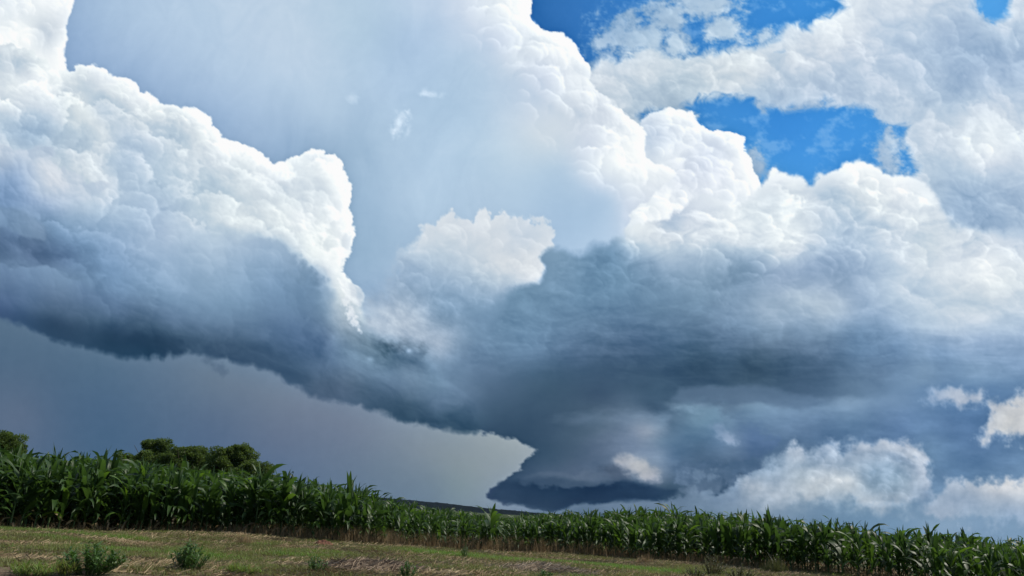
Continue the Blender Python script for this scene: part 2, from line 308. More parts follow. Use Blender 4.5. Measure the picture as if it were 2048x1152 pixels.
    P6b = [(1100,1010,98,120,146),(1200,1015,96,118,146),(1300,1020,98,120,148),(1400,1010,98,124,150),(1450,985,112,134,160),(1500,1030,100,128,160),(1600,1035,98,130,164),(1500,990,128,150,172),(1560,990,146,164,182),(1600,1015,116,144,172),(1700,1030,112,144,174),(1700,1050,104,140,176),(1800,1060,104,142,178),(1800,1030,112,146,178),(1900,1050,148,170,192),(1950,1070,126,156,188),(2048,1080,126,158,188),
           (1350,860,98,130,160),(1420,860,104,136,166),(1300,830,116,140,164),(1500,860,92,124,164),(1600,860,92,124,164),(1700,845,94,130,170),(1800,850,88,124,172),(1400,920,78,106,140),(1480,920,76,106,142),(1360,900,84,112,144),(1510,900,82,115,152),(1550,900,92,122,158),(1600,920,104,132,162),(1900,850,84,122,172),(1950,900,86,124,172),(1900,900,90,128,172),(1860,900,98,134,172),(1900,940,90,128,172),(2040,920,96,132,174),(1960,950,92,130,172),(2040,950,104,138,176),(1860,990,112,144,178),(1400,825,114,146,174),(1500,825,112,144,174),(1450,800,98,124,152),(1600,815,116,146,178),(1700,815,122,151,182),(1800,812,110,142,180),(1900,815,86,126,174),(1960,830,84,124,174),(1380,960,84,108,140),(1440,960,88,114,146),(1660,870,88,122,164),(1740,870,86,122,166)]
    img = layer(img, [(1150,830),(1300,810),(1400,800),(1500,795),(1600,805),(1700,800),(1800,785),(1900,772),(2000,765),(2260,750),(2260,1400),(1050,1400),(1060,1000),(1150,960)], P6b, rough=14, scale=90, stretch=2.2, soft=14, amp=12, kind='wisp', rscale=80, seed=820, smooth=10)
    img = layer(img, [(1345,800),(1360,780),(1420,772),(1480,770),(1530,778),(1600,790),(1680,800),(1640,812),(1600,824),(1560,815),(1520,806),(1470,814),(1400,808)], [(1380,795,88,114,146),(1450,790,90,116,148),(1530,795,86,114,148),(1620,805,92,122,158)], rough=7, scale=50, stretch=2, soft=7, kind='wisp', amp=5, seed=826, alpha=.8)
    img = layer(img, [(1250,985),(1400,985),(1500,975),(1620,990),(1800,1010),(2200,1050),(2200,1120),(1200,1060)], [(1300,1010,100,122,150),(1420,1005,104,128,156),(1520,990,134,152,172),(1600,1010,120,146,172),(1700,1030,106,140,172),(1850,1040,120,150,180),(2000,1070,126,156,186)], rough=22, scale=80, stretch=3, soft=16, kind='wisp', amp=8, rscale=60, seed=828, alpha=.7)
    # bright low cumulus, lower right
    Q = [(1590,890,182,192,205),(1600,905,182,192,205),(1620,920,156,176,197),(1560,925,146,168,191),(1560,960,162,178,195),(1650,960,192,198,203),(1690,955,204,209,211),(1700,965,202,206,209),(1640,990,180,190,197),(1690,930,154,174,195),(1660,905,164,182,203),(1700,900,176,188,203),(1740,895,184,194,207),(1770,888,196,202,211),(1800,890,192,198,209),(1830,905,188,196,207),(1735,940,146,170,193),(1780,920,154,176,199),(1800,955,148,172,193),(1840,935,172,184,201),(1856,950,182,192,207),(1740,985,162,180,195),(1740,1004,192,198,205),(1800,1003,180,189,199),(1830,985,162,178,195),(1780,975,154,175,193),(1690,1000,158,178,195),(1500,955,138,160,185),(1490,964,192,198,205),(1505,968,186,194,203),(1470,975,118,144,175),(1845,1005,142,164,191),(1600,950,174,188,199),(1650,1005,154,174,195),(1540,945,144,166,189),(1620,985,182,190,197)]
    img = layer(img, [(1395,985),(1400,972),(1430,978),(1462,958),(1495,942),(1524,935),(1558,911),(1572,902),(1588,884),(1605,886),(1616,904),(1640,895),(1688,893),(1734,882),(1763,876),(1806,881),(1837,899),(1858,928),(1864,946),(1854,976),(1844,1003),(1811,1013),(1763,1018),(1706,1010),(1640,1012),(1600,1006),(1540,1004),(1440,1004)], Q, rough=20, scale=48, soft=9, kind='wisp', softmap=14+18*sstep(1640, 1420, UU)*sstep(940, 990, VV)+10*sstep(970, 1015, VV), amp=26, rscale=40, seed=840, smooth=4, fsoft=8, alpha=.93)
    img = img+(sstep(.2, .8, np.exp(-((UU-1720)/150)**4-((VV-945)/62)**4))*16*lobes((1560, 1870, 880, 1010), 70, 7, 26, 842, .5, .8))[..., None]*TINT
    for x, y, a, b, an, s in [(1800,918,44,10,.45,-26),(1720,905,60,9,.1,-10),(1795,985,80,22,0,-12),(1620,925,50,12,-.3,-12),(1840,915,40,8,.6,14),(1690,958,26,12,0,14),(1760,1008,60,8,0,14)]:
        c, sn = np.cos(an), np.sin(an); dx = (UU-x)*c+(VV-y)*sn; dy = -(UU-x)*sn+(VV-y)*c
        img = img+(s*sstep(.25, .9, np.exp(-(dx/a)**2-(dy/b)**2)+.3*fbm(UU/26, VV/22, 6, 845, .65)))[..., None]*TINT
    Q2 = [(1860,800,140,164,196),(1900,790,176,186,202),(1950,800,172,182,198),(2000,820,186,190,196),(2040,830,204,204,204),(2020,850,206,206,204),(1980,860,190,195,202),(1975,872,206,208,212),(2048,860,196,198,202)]
    img = layer(img, [(1838,798),(1870,786),(1920,784),(1965,792),(1985,802),(2080,790),(2260,780),(2260,880),(2050,880),(2010,868),(1976,884),(1964,870),(1985,846),(1990,822),(1960,806),(1900,800),(1860,806)], Q2, rough=24, scale=50, soft=17, kind='wisp', amp=20, rscale=40, seed=850, smooth=5)
    Q3 = [(1880,1000,150,168,190),(1900,980,160,176,196),(1950,970,182,190,200),(1990,975,198,200,204),(2040,985,196,200,206),(1950,1010,150,170,194),(2020,1020,146,168,194),(1900,1030,160,176,196),(2040,1040,150,172,198),(1960,1040,152,174,196)]
    img = layer(img, [(1850,1010),(1870,985),(1900,966),(1950,960),(2000,964),(2050,972),(2260,960),(2260,1060),(2050,1050),(1980,1052),(1920,1048),(1870,1035)], Q3, rough=26, scale=60, soft=14, kind='wisp', amp=18, rscale=44, seed=860, smooth=5)
    # 7 storm base and the low shelf in the centre
    P7 = [(900,700,103,134,166),(1000,760,79,106,140),(1100,760,63,92,122),(1200,800,60,83,116),(1300,830,60,85,118),(1000,840,56,83,114),(1100,860,56,81,112),(1200,835,87,110,134),(1280,835,99,122,148),(1160,880,71,94,122),(1220,880,97,116,144),(1280,868,116,132,156),(1310,862,116,132,156),(1320,880,107,136,164),(1260,900,103,122,152),(1100,920,57,84,114),(1180,920,69,92,124),(1240,910,107,122,146),(1280,925,126,139,158),(1290,940,126,139,158),(1260,930,126,139,158),(1310,950,126,139,158),(1240,945,99,112,138),(1200,940,69,90,122),(1340,920,81,112,150),(1060,930,57,82,114),(1100,955,81,98,130),(1160,955,85,100,130),(1200,955,81,98,132),(1050,960,57,80,114),(1010,975,51,75,108),(1000,990,56,74,112),(1060,985,40,69,106),(1120,990,34,65,104),(1200,980,40,71,108),(1260,975,38,69,108),(1300,985,46,75,110),(1340,980,53,79,108),(1350,950,79,106,140),(1300,965,79,100,132),(1380,940,79,106,140),(1100,1010,46,71,104),(1070,1020,61,81,110),(1380,870,81,118,154),(1400,900,71,102,138),(1440,870,91,128,168),(1460,870,106,134,168),(1475,885,106,134,168),(1450,850,107,140,170),(1500,880,77,110,160),(1400,840,103,138,164),(1480,940,65,92,128)]
    img = layer(img, [(860,740),(1200,750),(1320,780),(1345,815),(1380,822),(1420,815),(1470,840),(1520,860),(1560,890),(1530,915),(1500,940),(1470,960),(1440,975),(1400,965),(1370,975),(1352,992),(1310,1000),(1240,998),(1200,1006),(1150,1008),(1110,1022),(1060,1014),(1030,1006),(1000,1006),(974,996),(985,978),(1005,965),(1028,946),(1048,938),(1040,930),(1062,916),(1074,902),(1060,890),(1030,876),(950,864),(860,850)],
        P7, rough=7+12*sstep(1300, 1400, UU), scale=24, soft=3, kind='wisp', softmap=3.5+11*sstep(1060, 1200, UU)*sstep(1005,985,VV)+45*sstep(820, 760, VV), amp=5, rscale=90, seed=900, smooth=6, stretch=1.6, fsoft=10)
    def patch(poly, pts, soft, **k): 
        return layer(img, poly, pts, soft=soft, kind='wisp', **k)
    img = patch([(1110,834),(1200,830),(1285,826),(1335,836),(1335,852),(1318,866),(1290,876),(1262,868),(1235,852),(1180,846)], [(1130,836,80,104,134),(1200,838,96,120,148),(1280,836,112,136,164),(1290,864,150,158,174),(1250,858,118,136,162),(1325,850,120,148,176)], 15, rough=9, scale=34, stretch=2.5, amp=7, rscale=40, seed=910, smooth=5, alpha=.85)
    img = patch([(1180,880),(1240,872),(1300,880),(1330,900),(1330,940),(1300,930),(1255,915),(1200,940),(1150,950)], [(1200,900,92,110,140),(1280,890,116,136,166),(1310,920,120,142,170),(1170,930,74,94,126)], 24, rough=12, scale=60, stretch=1.6, amp=7, rscale=50, seed=912, smooth=8, alpha=.8)
    img = patch([(976,996),(1002,968),(1050,958),(1110,950),(1150,962),(1200,966),(1240,958),(1270,966),(1320,978),(1356,984),(1310,999),(1240,998),(1200,1004),(1150,1006),(1112,1020),(1060,1012),(1000,1003)], [(1000,985,44,68,102),(1060,985,30,58,94),(1120,992,26,55,92),(1200,984,28,56,94),(1270,980,30,58,96),(1330,986,42,70,106),(1110,1012,36,62,96)], 7, rough=5, scale=40, stretch=2, amp=5, rscale=40, seed=914, smooth=5)
    img = patch([(1030,966),(1055,952),(1090,944),(1125,944),(1148,950),(1170,940),(1196,942),(1215,952),(1236,958),(1220,968),(1190,972),(1150,976),(1090,974)], [(1050,962,62,84,116),(1100,950,84,102,130),(1110,966,68,88,118),(1180,946,92,108,134),(1200,958,80,98,126),(1230,960,64,84,114)], 5, rough=8, scale=24, stretch=1.4, amp=9, rscale=34, seed=916, smooth=3, alpha=.65)
    img = patch([(1196,936),(1230,930),(1256,944),(1262,960),(1240,962),(1215,950)], [(1220,940,70,84,112),(1250,955,66,84,116)], 8, rough=6, scale=22, amp=3, seed=917, smooth=3, alpha=.7)
    img = img+(9*np.exp(-((UU-1272)/62)**2-((VV-928)/34)**2))[..., None]*np.array([1, .98, .9], np.float32)
    img = patch([(1236,922),(1258,913),(1284,916),(1298,930),(1316,946),(1320,960),(1300,964),(1272,954),(1250,944)], [(1250,922,160,164,174),(1275,928,182,184,186),(1300,946,172,174,180),(1310,958,150,156,172),(1270,948,170,172,178)], 12, rough=12, scale=26, stretch=1.5, amp=12, rscale=26, seed=918, smooth=4, alpha=.95)
    img = patch([(1420,852),(1440,850),(1455,868),(1474,880),(1470,892),(1448,884),(1432,872)], [(1430,856,112,140,174),(1460,878,152,168,194),(1445,872,134,156,186)], 8, rough=9, scale=24, amp=8, rscale=20, seed=920, smooth=3, alpha=.8)
    img = patch([(1350,930),(1400,920),(1470,925),(1520,915),(1510,940),(1480,952),(1466,968),(1450,962),(1438,984),(1420,974),(1404,986),(1392,966),(1370,972),(1352,960)], [(1370,940,80,108,144),(1420,940,76,104,140),(1480,935,76,106,144),(1430,970,84,108,140),(1395,975,86,110,142)], 5, rough=13, scale=30, amp=9, rscale=26, seed=922, smooth=4, alpha=.85)
    img = patch([(1376,948),(1392,938),(1412,946),(1430,940),(1440,952),(1420,962),(1396,962)], [(1400,950,108,134,164),(1430,950,104,130,160)], 6, rough=9, scale=20, amp=7, rscale=20, seed=923, smooth=3, alpha=.7)
    sc_ = sstep(.1, .55, fbm(UU/46+2, VV/30, 6, 925, .65)*1.3)*np.exp(-((UU-1405)/75)**2-((VV-950)/26)**2)
    img = img+(sc_*14)[..., None]*np.array([1, .95, .9], np.float32)
    sc_ = fbm(UU/95+9, (VV-.07*UU)/34, 6, 927, .62)*sstep(1100, 1250, UU)*sstep(780, 830, VV)*sstep(1030, 960, VV)
    img = img+(sc_*17)[..., None]*TINT
    # 8 left cumulus tower with its dark base
    P8 = [(20,20,226,236,244),(80,10,240,246,250),(60,70,246,250,250),(20,80,244,249,250),(90,50,206,216,222),(85,70,186,200,214),(110,60,212,220,226),(125,40,232,238,244),(110,100,242,247,250),(50,88,244,249,250),(125,120,248,250,250)]
    img = layer(img, [(-300,-300),(170,-300),(146,-10),(146,10),(138,35),(134,60),(134,82),(126,98),(130,118),(128,140),(100,200),(-300,200)], P8, rough=8, scale=20, soft=3, amp=6, rscale=60, seed=1000, rim=6)
    img = img+(sstep(-1, 3, sdf([(-300,-300),(170,-300),(146,-10),(138,35),(134,82),(130,118),(100,200),(-300,200)]))*16*lobes((-60, 150, -60, 130), 50, 10, 40, 1003, .4))[..., None]*TINT
    P9 = [(10,105,207,219,225),(40,110,215,225,229),(30,130,197,211,221),(75,130,223,233,235),(20,165,227,236,239),(70,165,232,238,245),(120,155,229,238,240),(20,200,223,233,237),(80,200,217,228,235),(130,180,215,226,231),(110,225,197,211,223),(40,240,181,199,215),(80,260,161,185,207),(20,270,167,189,209),(60,285,159,183,205),(130,220,207,219,223),(160,150,223,233,235),(190,140,230,237,243),(170,165,211,222,225),(180,175,207,219,225),(215,165,230,237,243),(240,180,225,235,237),(265,175,238,243,247),(285,200,232,238,244),(205,190,207,219,223),(196,205,187,203,215),(230,195,209,220,225),(200,222,179,197,213),(183,232,227,236,235),(165,200,223,232,233),(150,240,207,219,221),(185,250,215,225,227),(205,270,217,227,229),(215,290,207,219,225),(160,275,187,202,213),(260,230,199,212,219),(290,225,217,227,231),(280,240,215,226,230),(310,220,225,234,235),(330,240,207,219,225),(360,225,223,233,235),(345,250,201,214,221),(395,225,232,239,245),(420,245,236,242,247),(435,270,242,247,249),(400,270,223,233,235),(360,280,201,214,221),(300,290,185,201,217),(250,270,187,203,219),(240,320,183,201,219),(320,340,187,205,217),(380,320,201,215,223),(440,300,230,238,245),(470,300,240,246,250),(500,310,240,247,250),(480,330,215,227,232),(530,340,238,245,250),(430,340,207,220,226),(560,335,230,238,246),(600,320,227,238,243),(640,310,240,246,250),(670,330,246,250,250),(620,350,221,232,238),(650,380,213,225,232),(690,370,244,249,250),(700,400,240,246,250),(560,380,207,220,228),(600,400,217,229,234),(520,390,203,216,222),(450,380,201,215,221),(400,380,193,209,217),(400,420,197,212,219),(460,420,209,222,226),(510,440,217,228,230),(560,420,227,237,239),(600,440,232,239,245),(640,450,221,231,233),(680,440,236,242,247),(700,450,240,246,249),(660,490,229,238,237),(690,500,232,238,242),(580,450,229,238,239),(550,460,205,218,222),(480,460,207,219,222),(420,460,205,218,223),(380,440,195,209,219),(340,420,179,197,215),(300,420,169,189,211),(260,450,161,185,209),(340,470,179,195,215),(400,480,185,201,217),(470,490,179,197,213),(540,480,187,204,215),(600,490,211,223,227),(620,520,223,232,232),(660,530,232,238,240),(640,500,229,238,237),
          (10,300,207,217,223),(60,300,191,206,219),(90,310,187,201,211),(80,340,207,217,223),(40,350,165,187,211),(10,350,140,167,198),(110,350,207,216,221),(110,370,207,215,219),(80,390,197,208,217),(140,370,197,209,217),(190,365,205,217,223),(200,375,201,214,221),(170,390,189,204,214),(130,400,177,194,209),(40,390,134,163,198),(10,410,118,149,188),(90,420,122,153,192),(150,430,159,183,205),(210,400,187,203,219),(220,430,171,193,213),(20,430,112,141,176),(50,440,118,145,176),(80,460,108,135,168),(30,465,88,118,162),(10,490,74,102,146),(60,500,76,102,146),(110,470,98,133,174),(150,460,128,159,192),(170,490,104,139,180),(130,520,82,112,158),(80,520,68,94,140),(190,530,100,135,176),(240,480,142,169,200),(230,540,106,141,182),(280,500,157,181,207),(300,540,138,167,198),(370,520,161,185,205),(440,530,159,183,203),(500,510,159,183,205),(500,540,146,171,198),(560,530,132,161,190),(600,540,118,149,182),(625,550,118,149,180),(635,560,130,157,186),
          (10,540,98,127,164),(60,545,108,137,170),(100,550,112,141,172),(130,570,112,141,172),(170,575,104,135,170),(60,590,90,119,158),(20,580,84,112,156),(130,610,84,110,148),(10,610,74,100,144),(200,590,96,129,168),(260,580,112,145,182),(330,590,124,155,186),(400,580,138,165,192),(460,580,136,165,190),(520,600,118,151,180),(580,590,110,143,178),(620,600,112,143,178),(650,590,151,175,195),(40,630,62,92,132),(100,640,60,88,122),(160,640,66,94,128),(230,620,84,114,156),(220,660,52,82,116),(170,680,54,84,118),(270,650,58,86,122),(260,700,46,78,112),(300,690,44,76,110),(340,640,88,118,156),(320,670,54,84,118),(360,690,56,84,118),(400,640,98,129,164),(430,660,92,121,156),(440,690,72,98,134),(500,650,94,125,160),(500,700,68,96,134),(560,640,84,118,162),(540,720,70,98,136),(600,680,72,104,150),(600,740,68,98,136),(640,640,106,135,168),(660,620,173,187,195),(680,600,207,215,213),(680,570,227,235,233),(700,590,213,223,223),(705,610,191,203,207),(690,650,177,187,191),(710,670,153,171,185),(650,680,84,114,158),(660,720,84,114,152),(690,700,104,135,164),(720,720,116,145,172),(640,770,84,106,138),(700,760,94,117,146),(690,780,88,110,142),(740,760,92,121,152),(780,720,106,139,166),(760,700,92,125,148),(800,705,84,118,150),(840,700,86,118,150),(780,680,118,145,168),(820,750,116,143,170),(880,750,108,139,168),(870,770,108,139,168),(920,780,104,133,164),(780,780,84,112,146),(720,800,76,102,134),(800,820,62,92,122),(850,830,56,86,118),(880,810,84,112,146),(950,800,80,108,142),(900,840,50,82,112),(950,850,50,82,112),(1000,850,52,84,112),(940,740,120,149,176),(1000,790,60,90,122)]
    main = [(-300,60),(0,92),(28,90),(50,98),(75,112),(92,122),(105,136),(128,138),(146,142),(150,136),(165,130),(196,132),(212,142),(224,154),(240,158),(258,158),(276,172),(288,184),(310,196),(326,212),(345,210),(366,216),(384,214),(402,218),(418,232),(428,250),(443,268),(444,278),(462,286),(486,288),(500,296),(516,306),(534,320),(546,332),(560,324),(575,320),(600,312),(616,302),(645,301),(668,312),(684,330),(688,348),(700,370),(702,396),(697,420),(703,446),(706,468),(700,500),(690,528),(678,545),(690,560),(714,572),(726,590),(722,606),(722,630),(735,655),(760,676),(800,694),(845,706),(866,730),(905,765),(950,800),(960,850),(950,864),(900,860),(860,850),(800,836),(740,820),(700,806),(620,792),(600,772),(580,766),(545,744),(500,730),(450,718),(400,708),(372,706),(350,712),(335,708),(326,716),(312,708),(298,720),(285,712),(255,714),(225,708),(180,696),(140,686),(100,674),(50,650),(0,636),(-300,600)]
    sm = 2.2+6*sstep(560, 640, VV)+22*sstep(620, 700, VV)*sstep(670, 760, UU)*sstep(30,-60,VV-600-(UU-500)*.42)+45*sstep(850, 940, UU)*sstep(872, 835, VV)
    img = layer(img, main, P9, rough=10, scale=28, soft=2.2, softmap=sm, amp=0, seed=1040, rim=9, smooth=5, fsoft=8)
    dm = sdf(main)
    hi = sstep(560, 380, VV+.0*UU-(UU-300)*.12)
    h = puffs(UU/95+1, VV/88, 6, 1060, .58)
    g = relief(h, 80, 1.15)
    h2 = puffs(UU/170+4, VV/110, 5, 1080, .52)
    g2 = relief(h2, 120, 1.0)
    ins = sstep(-2, 6, dm)
    LB1 = 1.1*lobes((-80, 760, 90, 660), 200, 44, 130, 1101, .3, .85, .9)+.42*lobes((-80, 760, 90, 620), 200, 12, 44, 1102, .5)
    base = sstep(700, 620, VV-(UU-200)*.3)
    pat = sstep(-.25, .35, fbm(UU/130+3, VV/110, 3, 1085)); hb = bubbles(UU/150+.3*fbm(UU/60, VV/60, 3, 1086), VV/125+.3*fbm(UU/60+9, VV/60, 3, 1087), 1088); gb = relief(blur(hb, 5), 75, 1.0)
    img = img+(ins*(hi*((3+5*pat)*g+5*g2+4*gb+30*LB1-5+9*wfbm(UU/60, VV/60, 5, 1093, .6))+(1-hi)*base*(4*g2+2*g+12*LB1+20*wfbm(UU/130, (VV-.2*UU)/80, 6, 1095, .58))))[..., None]*TINT
    img = img-(ins*12*np.exp(-((dm-30)/28)**2)*sstep(570, 650, VV)*sstep(900, 780, UU))[..., None]*np.array([1, 1.05, 1.1], np.float32)
    img = img+(sstep(-1, 2, dm)*sstep(95, 20, dm)*sstep(560, 480, VV)*14*lobes((-40, 730, 80, 560), 260, 10, 34, 1109, .8))[..., None]*TINT
    # dark near lump crossing in front of the tower foot
    lump = [(380,470),(430,468),(470,478),(520,476),(560,490),(584,505),(600,522),(622,532),(636,548),(634,564),(624,572),(640,596),(640,625),(560,640),(440,620),(360,580),(340,520)]
    L = [(430,480,177,195,211),(500,490,167,187,207),(560,505,157,181,203),(590,525,136,161,186),(620,545,118,147,176),(500,530,146,173,198),(560,560,120,151,184),(600,600,108,141,176),(640,640,104,135,168),(400,560,142,169,194),(450,600,128,159,188),(350,600,122,153,186),(300,560,134,163,196),(520,640,96,127,164),(600,680,76,106,150),(400,650,96,127,162),(300,640,78,108,148)]
    img = layer(img, lump, L, rough=22, scale=34, soft=3, softmap=11+36*sstep(560, 400, UU)+36*sstep(560, 600, VV), amp=7, rscale=90, seed=1120, smooth=10)
    img = img+(sstep(0, 12, sdf(lump))*sstep(640, 560, VV)*9*lobes((380, 660, 460, 640), 50, 16, 60, 1125, .4))[..., None]*TINT
    # nearer cauliflower heads on the far left
    img = layer(img, [(-300,300),(-20,292),(12,290),(30,302),(58,298),(74,292),(104,296),(112,310),(100,318),(112,334),(116,348),(128,334),(140,344),(164,352),(172,372),(186,362),(204,362),(215,370),(200,384),(186,396),(170,410),(120,418),(60,420),(-300,420)],
        [(5,300,200,208,220),(30,315,186,198,216),(10,325,190,198,210),(60,305,196,206,220),(95,305,182,194,210),(80,330,208,214,222),(60,340,188,200,220),(100,350,212,217,224),(120,375,208,214,224),(90,380,206,212,222),(30,345,150,174,208),(5,360,132,160,200),(50,380,150,174,208),(150,365,198,208,220),(165,385,196,207,219),(205,370,204,214,226),(185,385,196,207,220),(140,405,180,194,214),(90,410,150,172,206),(30,410,120,150,194)],
        rough=7, scale=22, soft=4, softmap=3+26*sstep(370, 420, VV), amp=15, rscale=50, seed=1160, smooth=5, fsoft=8)
    img = layer(img, [(-300,420),(0,416),(24,418),(44,424),(60,436),(78,444),(88,460),(90,480),(70,474),(40,468),(10,452),(-300,450)],
        [(5,430,124,152,188),(30,430,118,146,182),(50,445,124,150,182),(75,460,124,148,180),(85,478,110,136,170),(20,450,106,136,174)], rough=6, scale=26, soft=5, amp=9, rscale=40, seed=1170, smooth=5)
    img = layer(img, [(-300,500),(0,528),(12,536),(18,550),(28,540),(48,534),(70,536),(92,532),(112,540),(124,552),(136,560),(160,562),(174,572),(186,588),(200,600),(180,618),(-300,618)],
        [(5,535,104,132,172),(50,545,110,138,176),(90,545,114,142,178),(120,565,112,140,174),(160,575,106,136,174),(60,580,94,124,166),(20,600,78,106,150),(100,600,88,114,152),(160,610,82,110,150),(40,630,66,96,136),(120,640,62,90,124),(200,640,62,90,124),(200,600,92,122,166),(220,660,52,82,116)],
        rough=6, scale=30, soft=3, softmap=3+30*sstep(570, 610, VV)+20*sstep(150,200,UU), amp=7, rscale=70, seed=1180, smooth=6)
    # redraw soft base rim darkening by its own shape: ragged scud under the base
    img = layer(img, [(404,720),(420,716),(446,730),(456,748),(440,752),(420,738)], [(430,735,84,106,136)], rough=9, scale=26, soft=7, kind='wisp', amp=0, seed=1190, alpha=.6)
    # 9 crossing shreds between the two storm bodies
    img = layer(img, [(676,556),(700,566),(722,580),(728,600),(722,612),(700,602),(688,584)], [(690,565,236,241,244),(712,575,204,214,222),(722,598,196,208,218),(700,596,236,241,243)], rough=6, scale=14, soft=3, amp=14, rscale=22, seed=1200, smooth=3)
    img = layer(img, [(690,590),(700,610),(716,640),(722,662),(708,656),(694,630),(686,605)], [(695,605,226,232,236),(712,650,206,214,222)], rough=7, scale=14, soft=4, kind='wisp', amp=12, rscale=20, seed=1210, smooth=3)
    mid = np.exp(-((UU-800)/150)**2-((VV-670)/85)**2)
    sh = fbm(UU/55+20, (VV-.4*UU)/34, 7, 1230, .66)
    img = img+(mid*44*sh)[..., None]*TINT
    for x, y, a, b, s in [(818,702,6,5,46),(742,718,8,6,26),(728,625,30,10,14),(770,640,30,24,12)]:
        img = img+(s*np.exp(-((UU-x)/a)**2-((VV-y)/b)**2))[..., None]*TINT
    for x, y, a, b, s in [(800,690,36,16,-26),(846,700,13,18,-22),(780,700,20,14,-12)]:
        G_ = np.exp(-((UU-x)/a)**2-((VV-y)/b)**2); img = img+(.8*s*sstep(.03, .3, G_)*sstep(.15, 1.1, G_+.8*wfbm(UU/26, VV/20, 5, 1240, .6)))[..., None]
    img = img+(2.2*fbm(UU/26, VV/22, 5, 1300, .7))[..., None]
    # droplets are neutral: pull the cloud colours towards one slate-to-white scale
    PAL = np.array([(30,52,82),(44,72,104),(62,92,122),(92,122,155),(120,151,183),(150,178,208),(181,204,225),(208,219,231),(230,238,243),(248,251,251)], np.float32)
    lm = img.mean(-1); pk = PAL.mean(-1)
    can = np.stack([np.interp(lm, pk, PAL[:, c]) for c in range(3)], -1).astype(np.float32)
    sat = img[..., 2]-img[..., 0]-(can[..., 2]-can[..., 0])
    wgt = (.48*sstep(60, 25, sat)*(1-(.35+.45*sstep(120, 160, lm))*sstep(720, 820, VV))*(1-.85*sstep(30, -30, UU*.34+590-VV)*sstep(1000, 900, UU)))[..., None]
    img = img*(1-wgt)+can*wgt
    lm = img.mean(-1); img = img+(np.clip(.24*(lm-blur(lm, 5)), -8, 8)+np.clip(.20*(lm-blur(lm, 20)), -9, 7))[..., None]*np.array([1.05, 1, .92], np.float32)
    lum_ = np.clip(img.mean(-1)/255, 0, 1)
    dk_ = sstep(.68, .45, lum_); img[..., 0] += 2.0*dk_; img[..., 1] -= 1.0*dk_; img[..., 2] -= 4*dk_; img[..., 2] -= 8*np.clip(.75-lum_, 0, 1); img[..., 1] += 1.5*np.clip(.75-lum_, 0, 1)
    return np.clip(img, 0, 252)

# ------------------------------------------------------------ helpers
rnd = random.Random(7); rs = np.random.RandomState(7)
def tag(o, label=None, cat=None, group=None, kind=None):
    if label: o['label'] = label
    if cat: o['category'] = cat
    if group: o['group'] = group
    if kind: o['kind'] = kind
    return o
def mesh_np(name, V, F, mats=(), mi=None, smooth=True):
    # V (n,3), F (m,k) all faces of the same size
    V = np.asarray(V, np.float32); F = np.asarray(F, np.int32); k = F.shape[1]
    me = bpy.data.meshes.new(name)
    me.vertices.add(len(V)); me.vertices.foreach_set('co', V.ravel())
    me.loops.add(F.size); me.loops.foreach_set('vertex_index', F.ravel())
    me.polygons.add(len(F)); me.polygons.foreach_set('loop_start', np.arange(0, F.size, k, dtype=np.int32))
    try: me.polygons.foreach_set('loop_total', np.full(len(F), k, np.int32))
    except Exception: pass
    for m in mats: me.materials.append(m)
    if mi is not None: me.polygons.foreach_set('material_index', np.asarray(mi, np.int32))
    me.polygons.foreach_set('use_smooth', np.full(len(F), smooth, bool))
    me.update(calc_edges=True); me.validate()
    return me
def obj(name, me, parent=None):
    o = bpy.data.objects.new(name, me); COL.objects.link(o)
    if parent is not None: o.parent = parent
    return o
def empty(name, loc):
    o = bpy.data.objects.new(name, None); COL.objects.link(o); o.location = loc; o.empty_display_size = .2
    return o
def copy_tree(o, parent=None):
    c = o.copy(); COL.objects.link(c); c.parent = parent
    for ch in list(o.children): copy_tree(ch, c)
    return c
class Geo:
    def __init__(s): s.V = []; s.F = []; s.n = 0; s.A = []
    def add(s, V, F, a=None):
        s.V.append(np.asarray(V, np.float32)); s.F.append(np.asarray(F, np.int32)+s.n); s.n += len(V)
        if a is not None: s.A.append(np.full(len(V), a, np.float32) if np.isscalar(a) else a)
    def mesh(s, name, mat):
        me = mesh_np(name, np.concatenate(s.V), np.concatenate(s.F), [mat])
        if s.A:
            at = me.attributes.new('tone', 'FLOAT', 'POINT'); at.data.foreach_set('value', np.concatenate(s.A).astype(np.float32))
        return me
def tube(P, rad, n=6):
    P = np.asarray(P, float); m = len(P); V = []
    for i in range(m):
        t = P[min(i+1, m-1)]-P[max(i-1, 0)]; t /= np.linalg.norm(t)+1e-9
        a = np.cross(t, [0.3, .9, .1]); a /= np.linalg.norm(a)+1e-9; b = np.cross(t, a)
        for k in range(n):
            w = 2*math.pi*k/n; V.append(P[i]+rad[i]*(math.cos(w)*a+math.sin(w)*b))
    F = [[i*n+k, i*n+(k+1) % n, (i+1)*n+(k+1) % n, (i+1)*n+k] for i in range(m-1) for k in range(n)]
    return np.array(V), np.array(F)

def ray(u, v):
    # direction of the sight line measured on the photograph at (u, v), 2048 wide
    d = np.array(right)*((u-1024)/FPX)-np.array(up_)*((v-576)/FPX)+np.array(fwd)
    return d/np.linalg.norm(d)
def ground_pt(u, v, z=0.):
    d = ray(u, v); t = (z-CAM_Z)/d[2]; return d[0]*t, d[1]*t
def height_at(u, v, D):
    d = ray(u, v); return CAM_Z+d[2]/math.hypot(d[0], d[1])*D

